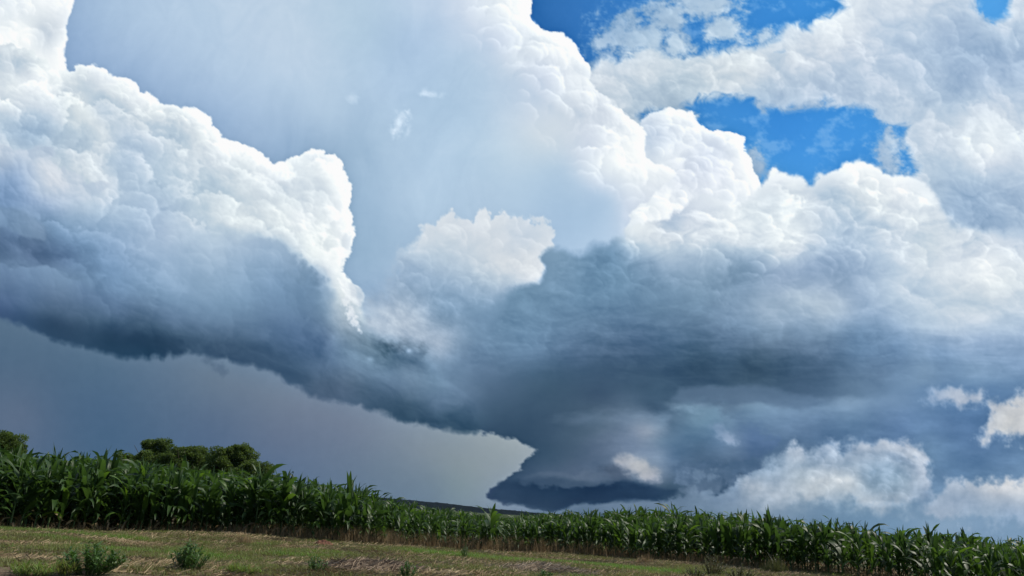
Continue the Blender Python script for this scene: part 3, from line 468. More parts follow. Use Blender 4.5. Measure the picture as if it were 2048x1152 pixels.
# ------------------------------------------------------------ materials
def new_mat(name):
    m = bpy.data.materials.new(name); m.use_nodes = True
    nt = m.node_tree; nt.nodes.clear()
    out = nt.nodes.new('ShaderNodeOutputMaterial')
    return m, nt, out
def leaf_mat(name, c1, c2, rough=.45, trans=.35, spec=.5, nscale=6., tcol=None, tone=None, coat=0):
    m, nt, out = new_mat(name)
    N = nt.nodes; L = nt.links
    tc = N.new('ShaderNodeTexCoord'); geo = N.new('ShaderNodeNewGeometry')
    no = N.new('ShaderNodeTexNoise'); no.inputs['Scale'].default_value = nscale; no.inputs['Detail'].default_value = 4
    L.new(geo.outputs['Position'], no.inputs['Vector'])
    mx = N.new('ShaderNodeMix'); mx.data_type = 'RGBA'
    mx.inputs[6].default_value = (*c1, 1); mx.inputs[7].default_value = (*c2, 1)
    cr = N.new('ShaderNodeMapRange'); cr.inputs[1].default_value = .3; cr.inputs[2].default_value = .7
    L.new(no.outputs[0], cr.inputs[0])
    if tone is not None:
        at = N.new('ShaderNodeAttribute'); at.attribute_name = 'tone'
        ad = N.new('ShaderNodeMath'); ad.operation = 'MULTIPLY_ADD'; L.new(cr.outputs[0], ad.inputs[0]); ad.inputs[1].default_value = .35
        L.new(at.outputs['Fac'], ad.inputs[2]); ad.use_clamp = True
        L.new(ad.outputs[0], mx.inputs[0])
    else:
        L.new(cr.outputs[0], mx.inputs[0])
    col = mx.outputs[2]
    if tone is not None:
        m3 = N.new('ShaderNodeMix'); m3.data_type = 'RGBA'; m3.inputs[7].default_value = (*tone, 1)
        mr = N.new('ShaderNodeMapRange'); mr.inputs[1].default_value = 1.0; mr.inputs[2].default_value = 1.6
        L.new(at.outputs['Fac'], mr.inputs[0]); L.new(mr.outputs[0], m3.inputs[0]); L.new(col, m3.inputs[6]); col = m3.outputs[2]
    bs = N.new('ShaderNodeBsdfPrincipled'); L.new(col, bs.inputs['Base Color'])
    bs.inputs['Roughness'].default_value = rough
    bs.inputs['Specular IOR Level'].default_value = spec
    if coat: bs.inputs['Coat Weight'].default_value = coat; bs.inputs['Coat Roughness'].default_value = .3
    tr = N.new('ShaderNodeBsdfTranslucent')
    hs = N.new('ShaderNodeHueSaturation'); hs.inputs['Value'].default_value = 1.5; hs.inputs['Hue'].default_value = .485; hs.inputs['Saturation'].default_value = 1.1
    L.new(col, hs.inputs['Color']); L.new(hs.outputs[0], tr.inputs['Color'])
    ms = N.new('ShaderNodeMixShader'); ms.inputs[0].default_value = trans
    L.new(bs.outputs[0], ms.inputs[1]); L.new(tr.outputs[0], ms.inputs[2]); L.new(ms.outputs[0], out.inputs[0])
    return m
M_CORN = leaf_mat('corn_leaf', (.023, .054, .014), (.050, .104, .024), .48, .40, .32, 5, tone=(.085, .17, .024))
M_STALK = leaf_mat('corn_stalk', (.05, .10, .03), (.09, .13, .045), .5, 0, .3, 9)
M_DRY = leaf_mat('dry_leaf', (.16, .12, .065), (.30, .23, .13), .7, .25, .2, 14, tone=(.42, .32, .17))
M_GRASS = leaf_mat('grass_blade', (.095, .115, .036), (.16, .17, .06), .6, .35, .3, 1.2, tone=(.14, .25, .05))
M_STRAW = leaf_mat('straw', (.17, .12, .065), (.31, .24, .14), .8, .1, .2, 3, tone=(.50, .42, .26))
M_WEED = leaf_mat('weed_leaf', (.04, .095, .024), (.075, .155, .036), .5, .3, .4, 12, tone=(.06, .13, .03))
M_SHRUB = leaf_mat('shrub_leaf', (.045, .06, .02), (.085, .10, .035), .5, .3, .4, 12, tone=(.14, .14, .06))
M_TREE = leaf_mat('tree_leaf', (.045, .080, .018), (.08, .13, .03), .6, .45, .3, .7, tone=(.12, .17, .04))
M_BARK = leaf_mat('bark', (.05, .04, .03), (.09, .075, .06), .9, 0, .2, 3)

def ground_mat():
    m, nt, out = new_mat('ground'); N = nt.nodes; L = nt.links
    geo = N.new('ShaderNodeNewGeometry')
    def noise(sc, det=6, ro=.6, vec=None):
        n = N.new('ShaderNodeTexNoise'); n.inputs['Scale'].default_value = sc; n.inputs['Detail'].default_value = det; n.inputs['Roughness'].default_value = ro
        L.new(vec or geo.outputs['Position'], n.inputs['Vector']); return n.outputs[0]
    def rng(s, a, b):
        r = N.new('ShaderNodeMapRange'); r.inputs[1].default_value = a; r.inputs[2].default_value = b; L.new(s, r.inputs[0]); return r.outputs[0]
    def mix(f, a, b):
        x = N.new('ShaderNodeMix'); x.data_type = 'RGBA'; L.new(f, x.inputs[0])
        for i, c in ((6, a), (7, b)):
            if isinstance(c, tuple): x.inputs[i].default_value = (*c, 1)
            else: L.new(c, x.inputs[i])
        return x.outputs[2]
    c = mix(rng(noise(2.2), .38, .62), (.105, .075, .045), (.17, .13, .085))
    c = mix(rng(noise(14), .45, .6), c, (.085, .05, .035))
    c = mix(rng(noise(.55, 4), .48, .58), c, (.06, .085, .025))
    c = mix(rng(noise(40), .5, .62), c, (.22, .18, .12))
    sep = N.new('ShaderNodeSeparateXYZ'); L.new(geo.outputs['Position'], sep.inputs[0])
    c = mix(rng(sep.outputs[1], 60, 140), c, mix(rng(noise(.01), .4, .6), (.05, .07, .025), (.035, .05, .02)))
    bs = N.new('ShaderNodeBsdfPrincipled'); L.new(c, bs.inputs['Base Color']); bs.inputs['Roughness'].default_value = .95; bs.inputs['Specular IOR Level'].default_value = .1
    bp = N.new('ShaderNodeBump'); bp.inputs['Strength'].default_value = .8; bp.inputs['Distance'].default_value = .05
    L.new(noise(25), bp.inputs['Height']); L.new(bp.outputs[0], bs.inputs['Normal'])
    L.new(bs.outputs[0], out.inputs[0]); return m
M_GROUND = ground_mat()

# ------------------------------------------------------------ sky dome (one face of a cube-sphere, 16 km away)
SKY_R = 16000.0
def lin(c):
    c = c/255.0
    return np.where(c <= .04045, c/12.92, ((c+.055)/1.055)**2.4)
def build_sky():
    img = paint_sky()
    iu = np.arange(10, nu-10); iv = np.arange(10, nv-20)
    ucoord = U0+iu*STEP; vcoord = V0+iv*STEP
    def ext(idx, coord, lo, hi, n_lo, n_hi, step=12):
        # coarser cells beyond the detailed part, carrying on the same cloud field mirrored
        if n_lo: a = idx[0]+np.arange(n_lo, 0, -1)*step; ca = coord[0]-np.arange(n_lo, 0, -1)*step*STEP
        else: a = np.zeros(0, int); ca = np.zeros(0)
        if n_hi: b = idx[-1]-np.arange(1, n_hi+1)*step; cb = coord[-1]+np.arange(1, n_hi+1)*step*STEP
        else: b = np.zeros(0, int); cb = np.zeros(0)
        return np.concatenate([a, idx, b]).astype(int), np.concatenate([ca, coord, cb])
    iu2, u2 = ext(iu, ucoord, 0, 0, 126, 102, 8)
    iv2, v2 = ext(iv, vcoord, 0, 0, 66, 18, 8)
    iu2 = np.clip(iu2, 0, nu-1); iv2 = np.clip(iv2, 0, nv-1)
    C = lin(img[iv2][:, iu2])
    U, V = np.meshgrid(u2, v2)
    r = np.array(right); u_ = np.array(up_); f = np.array(fwd)
    D = ((U-1024)/FPX)[..., None]*r+(-(V-576)/FPX)[..., None]*u_+f
    D /= np.linalg.norm(D, axis=-1, keepdims=True)
    P = (D*SKY_R).reshape(-1, 3); P[:, 2] += CAM_Z
    h, w = U.shape
    i = (np.arange(h-1)[:, None]*w+np.arange(w-1)).ravel()
    F = np.stack([i, i+w, i+w+1, i+1], 1)
    m, nt, out = new_mat('sky'); N = nt.nodes
    at = N.new('ShaderNodeAttribute'); at.attribute_name = 'sky_colour'
    em = N.new('ShaderNodeEmission'); nt.links.new(at.outputs['Color'], em.inputs[0]); nt.links.new(em.outputs[0], out.inputs[0])
    try: m.cycles.emission_sampling = 'NONE'
    except Exception: pass
    me = mesh_np('sky', P, F, [m])
    a = me.color_attributes.new('sky_colour', 'FLOAT_COLOR', 'POINT')
    rgba = np.ones((len(P), 4), np.float32); rgba[:, :3] = C.reshape(-1, 3)
    a.data.foreach_set('color', rgba.ravel())
    tag(obj('sky', me), kind='structure')
build_sky()

# ------------------------------------------------------------ terrain
def sm(a, b, x):
    t = np.clip((x-a)/(b-a), 0, 1); return t*t*(3-2*t)
_bu = [0, 200, 400, 600, 800, 1000, 1200, 1400, 1600, 1800, 2048]
_bv = [1056, 1061, 1069, 1082, 1093, 1102, 1112, 1128, 1147, 1170, 1200]
_tv = [914, 930, 951, 972, 1022, 1046, 1034, 1036, 1044, 1068, 1092]
_E = [ground_pt(u, v) for u, v in zip(_bu, _bv)]
_EX = [e[0] for e in _E]; _EY = [e[1] for e in _E]
_EX = [_EX[0]-20, _EX[0]-3]+_EX+[_EX[-1]+4, _EX[-1]+30]; _EY = [_EY[0]-1, _EY[0]-.3]+_EY+[_EY[-1]-1.2, _EY[-1]-2]
_HH = [height_at(u, v, math.hypot(*e)) for u, v, e in zip(_bu, _tv, _E)]
_HH = [_HH[0]]*2+_HH+[_HH[-1]]*2
print('EDGE', [round(float(v), 2) for v in _EX], [round(float(v), 2) for v in _EY], [round(float(v), 2) for v in _HH])
def edge_y(x): return np.interp(x, _EX, _EY)
def gz(x, y):
    x = np.asarray(x, float); y = np.asarray(y, float)
    z = .05*np.sin(x*.5+1)*np.sin(y*.6)+.03*np.sin(x*1.3)*np.cos(y*1.1+2)
    z = z*np.exp(-((np.abs(y)-14)/40)**2)
    z = z-.0*sm(11, 4, y)
    # the field climbs gently behind the left half
    z = z+sm(24, 110, y)*sm(10, -60, x)*.9*(1-sm(400, 1200, y))
    return z
def terrain():
    ys = np.concatenate([[-3000, -400, -100, -30, -10], np.arange(-4, 8, 1.), np.arange(8, 24, .12), np.arange(24, 60, 1.5), np.geomspace(60, 12500, 40)])
    xs = np.concatenate([-np.geomspace(12500, 30, 30), np.arange(-28, -16, 1.), np.arange(-16, 16, .12), np.arange(16, 28, 1.), np.geomspace(30, 12500, 30)])
    X, Y = np.meshgrid(xs, ys)
    Z = gz(X, Y)
    near = (np.abs(X) < 17) & (Y > 7) & (Y < 24)
    Z = Z+near*(.022*fbm(X*2.2, Y*2.2, 5, 3100, .6)+.03*fbm(X*.7, Y*.7, 3, 3200))
    V = np.stack([X, Y, Z], -1).reshape(-1, 3)
    h, w = X.shape; i = (np.arange(h-1)[:, None]*w+np.arange(w-1)).ravel()
    tag(obj('ground', mesh_np('ground', V, np.stack([i, i+1, i+w+1, i+w], 1), [M_GROUND])), kind='structure')
terrain()

def hill():
    # wooded ridge about 3 km away, falling to the right
    xs = np.arange(-2600, 420, 7.); ts = np.linspace(0, 1, 30)
    X, T = np.meshgrid(xs, ts)
    cu = [(600, 985), (770, 999), (850, 1006), (900, 1011), (1000, 1022), (1095, 1031)]
    cx = [-2600, -1500]; cz = [31, 31]
    for u, v in cu:
        d = ray(u, v); cx.append(d[0]/d[1]*2950); cz.append(height_at(u, v, 2950*math.hypot(1, d[0]/d[1]))+7)
    cx += [cx[-1]+150, cx[-1]+260]; cz += [cz[-1]*.4, -6]
    print('RIDGE', [round(float(q), 1) for q in cx], [round(float(q), 1) for q in cz])
    crest = np.interp(X, cx, cz)
    prof = np.sin(np.clip(T*1.25, 0, 1)*math.pi/2)*(T < .8)+(T >= .8)*(1-((T-.8)/.2)**2*.6)
    Y = 2500+T*560
    Z = crest*prof-3+(fbm(X/22, T*16, 4, 3300, .6)*2.4+np.abs(fbm(X/13, T*22, 3, 3310, .6))*4.5+fbm(X/90, T*6, 3, 3350)*2.5)*np.clip(prof*1.5, 0, 1)*np.clip(crest/8, .15, 1)
    V = np.stack([X, Y, Z], -1).reshape(-1, 3)
    h, w = X.shape; i = (np.arange(h-1)[:, None]*w+np.arange(w-1)).ravel()
    m = leaf_mat('far_wood', (.006, .012, .010), (.012, .022, .014), .95, 0, .05, .03)
    tag(obj('hill', mesh_np('hill', V, np.stack([i, i+1, i+w+1, i+w], 1), [m])), kind='structure')
hill()

# ------------------------------------------------------------ corn
def leaf_strip(base, az, L, W, e0, e1, seg=7, twist=0., wav=.1, ph=0., k=1.5):
    # arching blade: elevation goes from e0 to e1 along its length, folded along the midrib
    t = np.linspace(0, 1, seg+1); e = e0+(e1-e0)*t**k
    ds = L/seg
    r = np.concatenate([[0], np.cumsum(np.cos((e[:-1]+e[1:])/2)*ds)]); z = np.concatenate([[0], np.cumsum(np.sin((e[:-1]+e[1:])/2)*ds)])
    w = W*.5*np.minimum(1, .45+t*2.6)*np.power(np.clip(1-t**2.4, 0, 1), .8); w[-1] = .001
    azs = az+twist*t**2*.6
    cx, cy = np.cos(az), np.sin(az)
    C = np.stack([base[0]+r*cx-np.sin(az)*twist*.12*t**2*L, base[1]+r*cy+np.cos(az)*twist*.12*t**2*L, base[2]+z], 1)
    sx = np.stack([-np.sin(azs), np.cos(azs), np.zeros_like(t)], 1)
    nr = np.stack([-np.sin(e)*cx, -np.sin(e)*cy, np.cos(e)], 1)
    tw = twist*t
    side = sx*np.cos(tw)[:, None]+nr*np.sin(tw)[:, None]; nn = -sx*np.sin(tw)[:, None]+nr*np.cos(tw)[:, None]
    wv = wav*W*np.sin(t*14+ph)
    fold = .28
    A = C+side*w[:, None]+nn*(w*fold+wv*(w/W*2))[:, None]
    B = C-side*w[:, None]+nn*(w*fold-wv*(w/W*2))[:, None]
    V = np.concatenate([A, C, B]); n = seg+1
    F = [[i, i+1, n+i+1, n+i] for i in range(seg)]+[[n+i, n+i+1, 2*n+i+1, 2*n+i] for i in range(seg)]
    return V, np.array(F)
def corn_geo(rn, H=1.2, big=1.0, spiky=0.):
    # H = height of the leafy top; returns (stalk Geo, foliage Geo, dry Geo)
    st, fo, dr = Geo(), Geo(), Geo()
    lean = rn.uniform(-.05, .05), rn.uniform(-.05, .05)
    hs = H*.72
    P = [(lean[0]*t*hs, lean[1]*t*hs, hs*t) for t in np.linspace(0, 1, 6)]
    P[0] = (0, 0, -.04)
    V, F = tube(P, [.014, .0135, .012, .010, .008, .004], 6); st.add(V, F)
    plane = rn.uniform(0, math.pi); nl = rn.randint(10, 12)
    for i in range(nl):
        q = i/(nl-1.); z = hs*(.20+.78*q); b = (lean[0]*z, lean[1]*z, z)
        az = plane+(i % 2)*math.pi+rn.uniform(-.5, .5)
        L = H*(.48+.22*math.sin(q*math.pi))*rn.uniform(.85, 1.15); W = .094*big*rn.uniform(.85, 1.2)*(.8+.35*math.sin(q*math.pi))
        e0 = R(48+30*q+rn.uniform(-8, 8)); e1 = R(-75+75*q+rn.uniform(-25, 25))
        if q > .78 and rn.random() < .55+spiky: e1 = R(rn.uniform(35, 80)); e0 = R(rn.uniform(72, 86)); L *= .80+.12*spiky
        V, F = leaf_strip(b, az, L, W, e0, e1, 7, rn.uniform(-1.1, 1.1), rn.uniform(.05, .22), rn.uniform(0, 6), rn.uniform(1.1, 2.4))
        tn = rn.uniform(-.1, .75) if rn.random() < .8 else rn.uniform(.9, 1.5)
        fo.add(V, F, tn)
    # furled whorl at the very top
    for k in range(2):
        b = (lean[0]*hs, lean[1]*hs, hs*.96)
        V, F = leaf_strip(b, rn.uniform(0, 6.28), H*rn.uniform(.27, .42)*(1+.3*spiky), .045*big, R(84), R(rn.uniform(60, 88)), 5, rn.uniform(-.6, .6), .05)
        fo.add(V, F, rn.uniform(.2, .9))
    for k in range(rn.randint(3, 5)):
        z = rn.uniform(.04, .26)*H
        V, F = leaf_strip((0, 0, z), rn.uniform(0, 6.28), rn.uniform(.18, .36), rn.uniform(.02, .045), R(rn.uniform(0, 60)), R(rn.uniform(-95, -60)), 5, rn.uniform(-2, 2), .2, rn.uniform(0, 6), .8)
        dr.add(V, F, rn.uniform(0, 1.4))
    return st, fo, dr
def corn_h(x):
    # height of the stand along the field edge
    return .93*np.interp(x, _EX, _HH)
NV = 14
protos = []
for v in range(NV):
    rn = random.Random(100+v)
    g = corn_geo(rn, 1.0, .95 if v < 10 else 1.1, 0 if v < 10 else .5)
    protos.append(dict(st=g[0].mesh('stalk', M_STALK), fo=g[1].mesh('foliage', M_CORN), dr=g[2].mesh('dry_leaves', M_DRY), g=g))
spots = []
rn = random.Random(5)
for row in range(9):
    x = -17.0
    while x < 17:
        yy = float(edge_y(x))+.12+row*.74+rn.uniform(-.06, .06)
        miss = .05 if row else (.22 if -3.6 < x < 1.2 else .06)
        if rn.random() > miss:
            f = rn.gauss(1, .085)*(1+.09*math.sin(x*2.1+row)*math.sin(x*.9+2*row))
            spots.append((row, x+rn.uniform(-.03, .03), yy, float(corn_h(x))*f*(1+.02*row)))
        x += rn.uniform(.13, .215) if row else rn.uniform(.12, .20)
def in_view(x, y):
    return abs(x)/y < .70
vis = sorted([s for s in spots if in_view(s[1], s[2])], key=lambda s: s[0]*.9+abs(s[2])*.05)
single = set(vis[:296])
SECT = [(-99, -8.2, 'tall dark corn plant in the crowded stretch at the left end of the field'),
        (-8.2, -4.6, 'tall corn plant at the field edge in front of the clump of trees'),
        (-4.6, -2.6, 'corn plant in the uneven stretch left of the distant dark ridge'),
        (-2.6, 1.1, 'short corn plant with brown foot in the low stretch under the ridge'),
        (1.1, 4.6, 'bright leaved corn plant under the dark shelf cloud, right of the ridge'),
        (4.6, 8.3, 'corn plant behind the tan grass tuft and yellowish shrub on the right'),
        (8.3, 99, 'glossy corn plant in the stretch at the right end of the field')]
def put_corn(v, x, y, H, label, rz=None):
    p = protos[v]
    e = empty('corn_plant', (x, y, float(gz(x, y))-.01)); e.rotation_euler = (rn.uniform(-.05, .05), rn.uniform(-.05, .05), rn.uniform(0, 6.28) if rz is None else rz)
    w = H*rn.uniform(.92, 1.06); e.scale = (w, w, H)
    tag(e, label, 'corn plant', 'corn plants of the front rows')
    obj('stalk', p['st'], e); obj('foliage', p['fo'], e); obj('dry_leaves', p['dr'], e)
    return e
bulk = dict(st=Geo(), fo=Geo(), dr=Geo())
for s in spots:
    row, x, y, H = s
    v = rn.randrange(10) if rn.random() < .85 else rn.randrange(NV)
    if s in single:
        lab = [l for a, b, l in SECT if a <= x/(y/17.) < b][0]
        if row == 0: lab = lab.replace('corn plant', 'front corn plant', 1)
        put_corn(v, x, y, H, lab)
    else:
        a = rn.uniform(0, 6.28); ca, sa = math.cos(a), math.sin(a); z0 = float(gz(x, y))
        Rm = np.array([[ca, -sa, 0], [sa, ca, 0], [0, 0, 1]], np.float32).T
        for k, gi in (('st', 0), ('fo', 1), ('dr', 2)):
            g = protos[v]['g'][gi]
            V = np.concatenate(g.V)*H; V = V @ Rm+np.array([x, y, z0-.01], np.float32)
            bulk[k].add(V, np.concatenate(g.F), np.concatenate(g.A) if g.A else None)
# four plants that stand out above their neighbours
for v, u, D, tv, lab in [(12, 702, 17.2, 945, 'tallest corn plant with blunt upright leaves, standing up left of the ridge'),
                        (10, 985, 18.9, 1000, 'corn plant with upright pointed leaves rising out of the low middle stretch'),
                        (13, 1517, 16.6, 1010, 'corn plant with the highest pointed leaf right of the middle'),
                        (11, 1835, 15.4, 1056, 'corn plant with a blunt upright leaf sticking out of the right end of the field')]:
    dd = ray(u, tv); x = dd[0]/dd[1]*D; x = dd[0]/dd[1]*float(edge_y(x)); yy = float(edge_y(x))+.15
    e = put_corn(v, x, yy, height_at(u, tv, math.hypot(x, yy))/1.12, lab)
cf = obj('corn_field', bulk['fo'].mesh('corn_field', M_CORN)); tag(cf, 'dense rows of corn filling the field behind the front rows', 'corn field', kind='stuff')
s2 = obj('stalks', bulk['st'].mesh('stalks', M_STALK), cf); s2['kind'] = 'stuff'
s3 = obj('dry_leaves', bulk['dr'].mesh('dry_leaves', M_DRY), cf); s3['kind'] = 'stuff'
# the far part of the field: rows on to the trees, coarser leaves
def far_corn():
    g = Geo(); n = 26000
    y = 22+90*rs.rand(n)**1.7; x = (rs.rand(n)-.5)*2*(y*.8)
    for i in range(n):
        H = float(corn_h(x[i]*17/y[i]))*(.95+.1*rs.rand())
        H *= 1-.25*float(sm(22, 70, y[i]))*(1 if x[i] > 0 else .0)
        z0 = float(gz(x[i], y[i]))
        V, F = leaf_strip((x[i], y[i], z0+H*.62), rs.rand()*6.28, .45*H, .085*(1+y[i]/70.), R(60+25*rs.rand()), R(-40+90*rs.rand()), 3, rs.randn()*.5, 0)
        g.add(V, F, rs.rand()*1.1)
    o = obj('far_corn', g.mesh('far_corn', M_CORN)); tag(o, 'leafy tops of the corn rows running back to the trees', 'corn field', kind='stuff')
far_corn()

# ------------------------------------------------------------ verge: grass, straw, dry grass at the foot of the corn
def blades(x, y, h, w, lean, tone, name, mat, curl=1.0, z=None):
    n = len(x); az = rs.rand(n)*6.283; z0 = gz(x, y)-.01 if z is None else z
    ca, sa = np.cos(az), np.sin(az); sx, sy = -sa, ca
    t = [0, .5, 1.]; V = np.zeros((n, 5, 3), np.float32)
    for k, (tt, ww) in enumerate(((0, 1), (.55, .8))):
        r = lean*h*tt**1.6*curl; zz = h*tt*np.sqrt(np.clip(1-(lean*tt)**2*.5, .05, 1))
        for q, s in ((0, 1), (1, -1)):
            V[:, 2*k+q, 0] = x+ca*r+s*sx*w*ww*.5; V[:, 2*k+q, 1] = y+sa*r+s*sy*w*ww*.5; V[:, 2*k+q, 2] = z0+zz
    r = lean*h*curl; V[:, 4, 0] = x+ca*r; V[:, 4, 1] = y+sa*r; V[:, 4, 2] = z0+h*np.sqrt(np.clip(1-lean**2*.6, .02, 1))
    b = np.arange(n)[:, None]*5
    F = np.concatenate([b+np.array([0, 1, 3]), b+np.array([0, 3, 2]), b+np.array([2, 3, 4])])
    me = mesh_np(name, V.reshape(-1, 3), F, [mat], smooth=False)
    at = me.attributes.new('tone', 'FLOAT', 'POINT'); at.data.foreach_set('value', np.repeat(tone, 5).astype(np.float32))
    return me
def flat_straw(x, y, l, w, tone, name, mat, z):
    # cut stems lying down, pointing every way and slightly propped on each other
    n = len(x); az = rs.randn(n)*.9+fbm(x*.6, y*.9, 3, 4150)*4; el = np.abs(rs.randn(n))*.22
    dx, dy, dz = np.cos(az)*np.cos(el)*l*.5, np.sin(az)*np.cos(el)*l*.5, np.sin(el)*l
    sx, sy = -np.sin(az)*w*.5, np.cos(az)*w*.5
    V = np.zeros((n, 4, 3), np.float32)
    for k, (e, q) in enumerate(((-1, 1), (-1, -1), (1, -1), (1, 1))):
        V[:, k, 0] = x+e*dx+q*sx; V[:, k, 1] = y+e*dy+q*sy; V[:, k, 2] = z+(dz if e > 0 else 0)+(.004*q)
    me = mesh_np(name, V.reshape(-1, 3), np.arange(n*4).reshape(-1, 4), [mat], smooth=False)
    at = me.attributes.new('tone', 'FLOAT', 'POINT'); at.data.foreach_set('value', np.repeat(tone, 4).astype(np.float32))
    return me
def green_mask(x, y):
    # patches of fresh green among the mown straw
    d = edge_y(x)-y
    g = 1.5*fbm(x*.6+3, y*1.3, 6, 4000, .65)+.27+.25*sm(-6, -11, x)
    for (px, py, a, b, s) in [(-10.5, 15.0, 1.6, .7, .9), (-6.6, 15.8, 1.6, .35, .7), (-1.2, 17.2, 1.6, .5, .9), (0.9, 16.8, 1.6, .5, .8), (2.4, 15.9, 2.0, .6, 1.5), (1.2, 16.3, 1.2, .4, .9),
                              (-4.6, 13.4, 1.2, .8, .8), (-5.9, 12.6, .8, .4, 1.0), (-7.9, 11.4, .7, .4, 1.1), (-3.2, 14.3, 1.3, .5, .7), (-8.6, 13.6, 1.5, .8, .3), (4.6, 12.6, 1.5, .8, .5), (6.6, 11.6, 1.2, .6, .6), (0.5, 12.5, 1., .5, .4)]:
        g = g+s*np.exp(-((x-px)/a)**2-((y-py)/b)**2)
    return g
def scatter(n, dmin=-.4, dmax=10.5):
    x = (rs.rand(n)-.5)*30; d = dmin+(dmax-dmin)*rs.rand(n)**1.0
    y = edge_y(x)-d; k = (y > 6.5) & (np.abs(x) < y*.82+.5)
    return x[k], y[k]
def verge():
    x, y = scatter(700000); g = green_mask(x, y)
    keep = rs.rand(len(x)) < np.clip(.30+.9*g, .10, 1)
    x, y, g = x[keep], y[keep], g[keep]
    tone = np.clip(g*1.3+rs.rand(len(x))*.6-.2, -.2, 1.7)
    h = (.03+.05*rs.rand(len(x))+.05*np.clip(g, 0, 1)*rs.rand(len(x)))
    tag(obj('grass', blades(x, y, h, .006+.006*rs.rand(len(x)), .2+.75*rs.rand(len(x)), tone, 'grass', M_GRASS)), 'short mown green grass in patches between the straw', 'grass', kind='stuff')
    x, y = scatter(620000); g = green_mask(x, y)
    keep = rs.rand(len(x)) < np.clip(.55-1.0*g, .05, 1); x, y = x[keep], y[keep]; n = len(x)
    c = fbm(x*.8, y*1.4, 4, 4100)
    tag(obj('straw', flat_straw(x, y, .03+.15*rs.rand(n)**2, .003+.005*rs.rand(n), np.clip(.05+1.6*c+rs.rand(n)*1.1-.3, -.3, 1.7), 'straw', M_STRAW, z=gz(x, y)+.008+.03*rs.rand(n)*np.clip(c+.4, 0, 1))), 'flattened tan straw and dead grass lying over the verge', 'straw', kind='stuff')
    # standing dry grass along the foot of the corn
    n = 46000; x = (rs.rand(n)-.5)*30; d = rs.randn(n)*.2-.1; y = edge_y(x)-d
    dens = np.interp(x, [-14, -11, -8, -5, -3, 2, 4, 8, 14], [.12, .14, .3, .6, 1, .9, .45, .35, .2])*np.clip(.55+1.2*fbm(x*.8, x*0, 3, 4200), .1, 1)
    k = rs.rand(n) < dens; x, y = x[k], y[k]; n = len(x)
    hh = np.interp(x, [-14, -8, -4, 2, 6, 14], [.12, .18, .36, .36, .22, .14])
    tag(obj('dry_grass', blades(x, y, hh*(.35+.9*rs.rand(n)), .004+.007*rs.rand(n), .1+.5*rs.rand(n)**1.5, -.1+1.5*rs.rand(n)**1.3, 'dry_grass', M_DRY)), 'tan dry grass and dead stems standing along the foot of the corn', 'dry grass', kind='stuff')
verge()

# ------------------------------------------------------------ weeds, shrubs and tufts on the verge
def at(u, v):
    return ground_pt(u, v)
def weed(name, label, cat, u, vb, H, Wd, nst, mat, lw=.02, ll=.07, tone=(0, .9), smat=None, droop=-20, leafn=11, group=None):
    x, y = at(u, vb); r_ = random.Random(int(u*7+vb))
    e = empty(name, (x, y, float(gz(x, y))-.01)); tag(e, label, cat, group)
    st, fo = Geo(), Geo()
    for i in range(nst):
        a = r_.uniform(0, 6.28); rr = Wd*.5*math.sqrt(r_.random()); hx, hy = rr*math.cos(a), rr*math.sin(a)
        h = H*(1-.45*(rr/(Wd*.5))**2)*r_.uniform(.65, 1.08)
        b = np.array([hx*.35, hy*.35, 0.]); tip = np.array([hx, hy, h]); mid = (b+tip)/2+np.array([hx*.1, hy*.1, h*.08])
        V, F = tube([b, mid, tip], [.005, .004, .002], 4); st.add(V, F)
        for k in range(int(leafn*1.8)):
            t = .12+.86*(k+r_.random())/(leafn*1.8); p = b*(1-t)**2+2*mid*t*(1-t)+tip*t*t
            V, F = leaf_strip(p, r_.uniform(0, 6.28), ll*r_.uniform(.6, 1.25), lw*r_.uniform(.8, 1.5), R(r_.uniform(20, 75)), R(r_.uniform(droop-25, droop+35)), 3, r_.uniform(-.6, .6), 0)
            fo.add(V, F, r_.uniform(*tone))
    obj('stems', st.mesh('stems', smat or M_STALK), e); obj('foliage', fo.mesh('foliage', mat), e)
    return e
weed('weed', 'wide dark green leafy weed clump, the larger of the two at the bottom left', 'weed', 176, 1158, .32, .66, 46, M_WEED, .016, .085)
weed('weed', 'dark green leafy weed clump, second from the left, taller than wide', 'weed', 374, 1152, .36, .44, 34, M_WEED, .015, .08)
weed('weed', 'small dim green weed below the reddish soil mound', 'weed', 632, 1144, .24, .30, 14, M_WEED, .013, .06)
weed('weed', 'small upright grey green weed at the bottom edge, left of the middle', 'weed', 815, 1157, .24, .26, 14, M_WEED, .012, .06, (.2, 1.2))
weed('weed', 'dark thin withered stalk with a low leafy foot in front of the corn', 'weed', 930, 1114, .30, .16, 9, M_WEED, .012, .05, (-.4, .1))
weed('weed', 'low dark weed on the straw heap at the bottom middle', 'weed', 1085, 1160, .13, .30, 12, M_WEED, .015, .05, (0, .8))
weed('weed', 'bright green grassy tuft at the bottom left edge of the verge', 'weed', 60, 1161, .12, .50, 26, M_GRASS, .008, .10, (.9, 1.7), droop=20)
weed('weed', 'bright green grassy tuft right of the second weed clump', 'weed', 480, 1153, .10, .50, 26, M_GRASS, .008, .09, (.9, 1.7), droop=20)
weed('weed', 'green tuft wedged between the frame edge and the large weed clump', 'weed', 128, 1161, .14, .20, 12, M_GRASS, .008, .10, (.7, 1.6), droop=20)
weed('shrub', 'yellowish green small leaved shrub in front of the corn on the right', 'shrub', 1425, 1149, .42, .60, 40, M_SHRUB, .014, .04, (-.2, 1.5), M_DRY)
weed('shrub', 'low olive shrub at the bottom edge right of the yellowish shrub', 'shrub', 1478, 1164, .30, .55, 32, M_SHRUB, .014, .04, (-.2, 1.3), M_DRY)
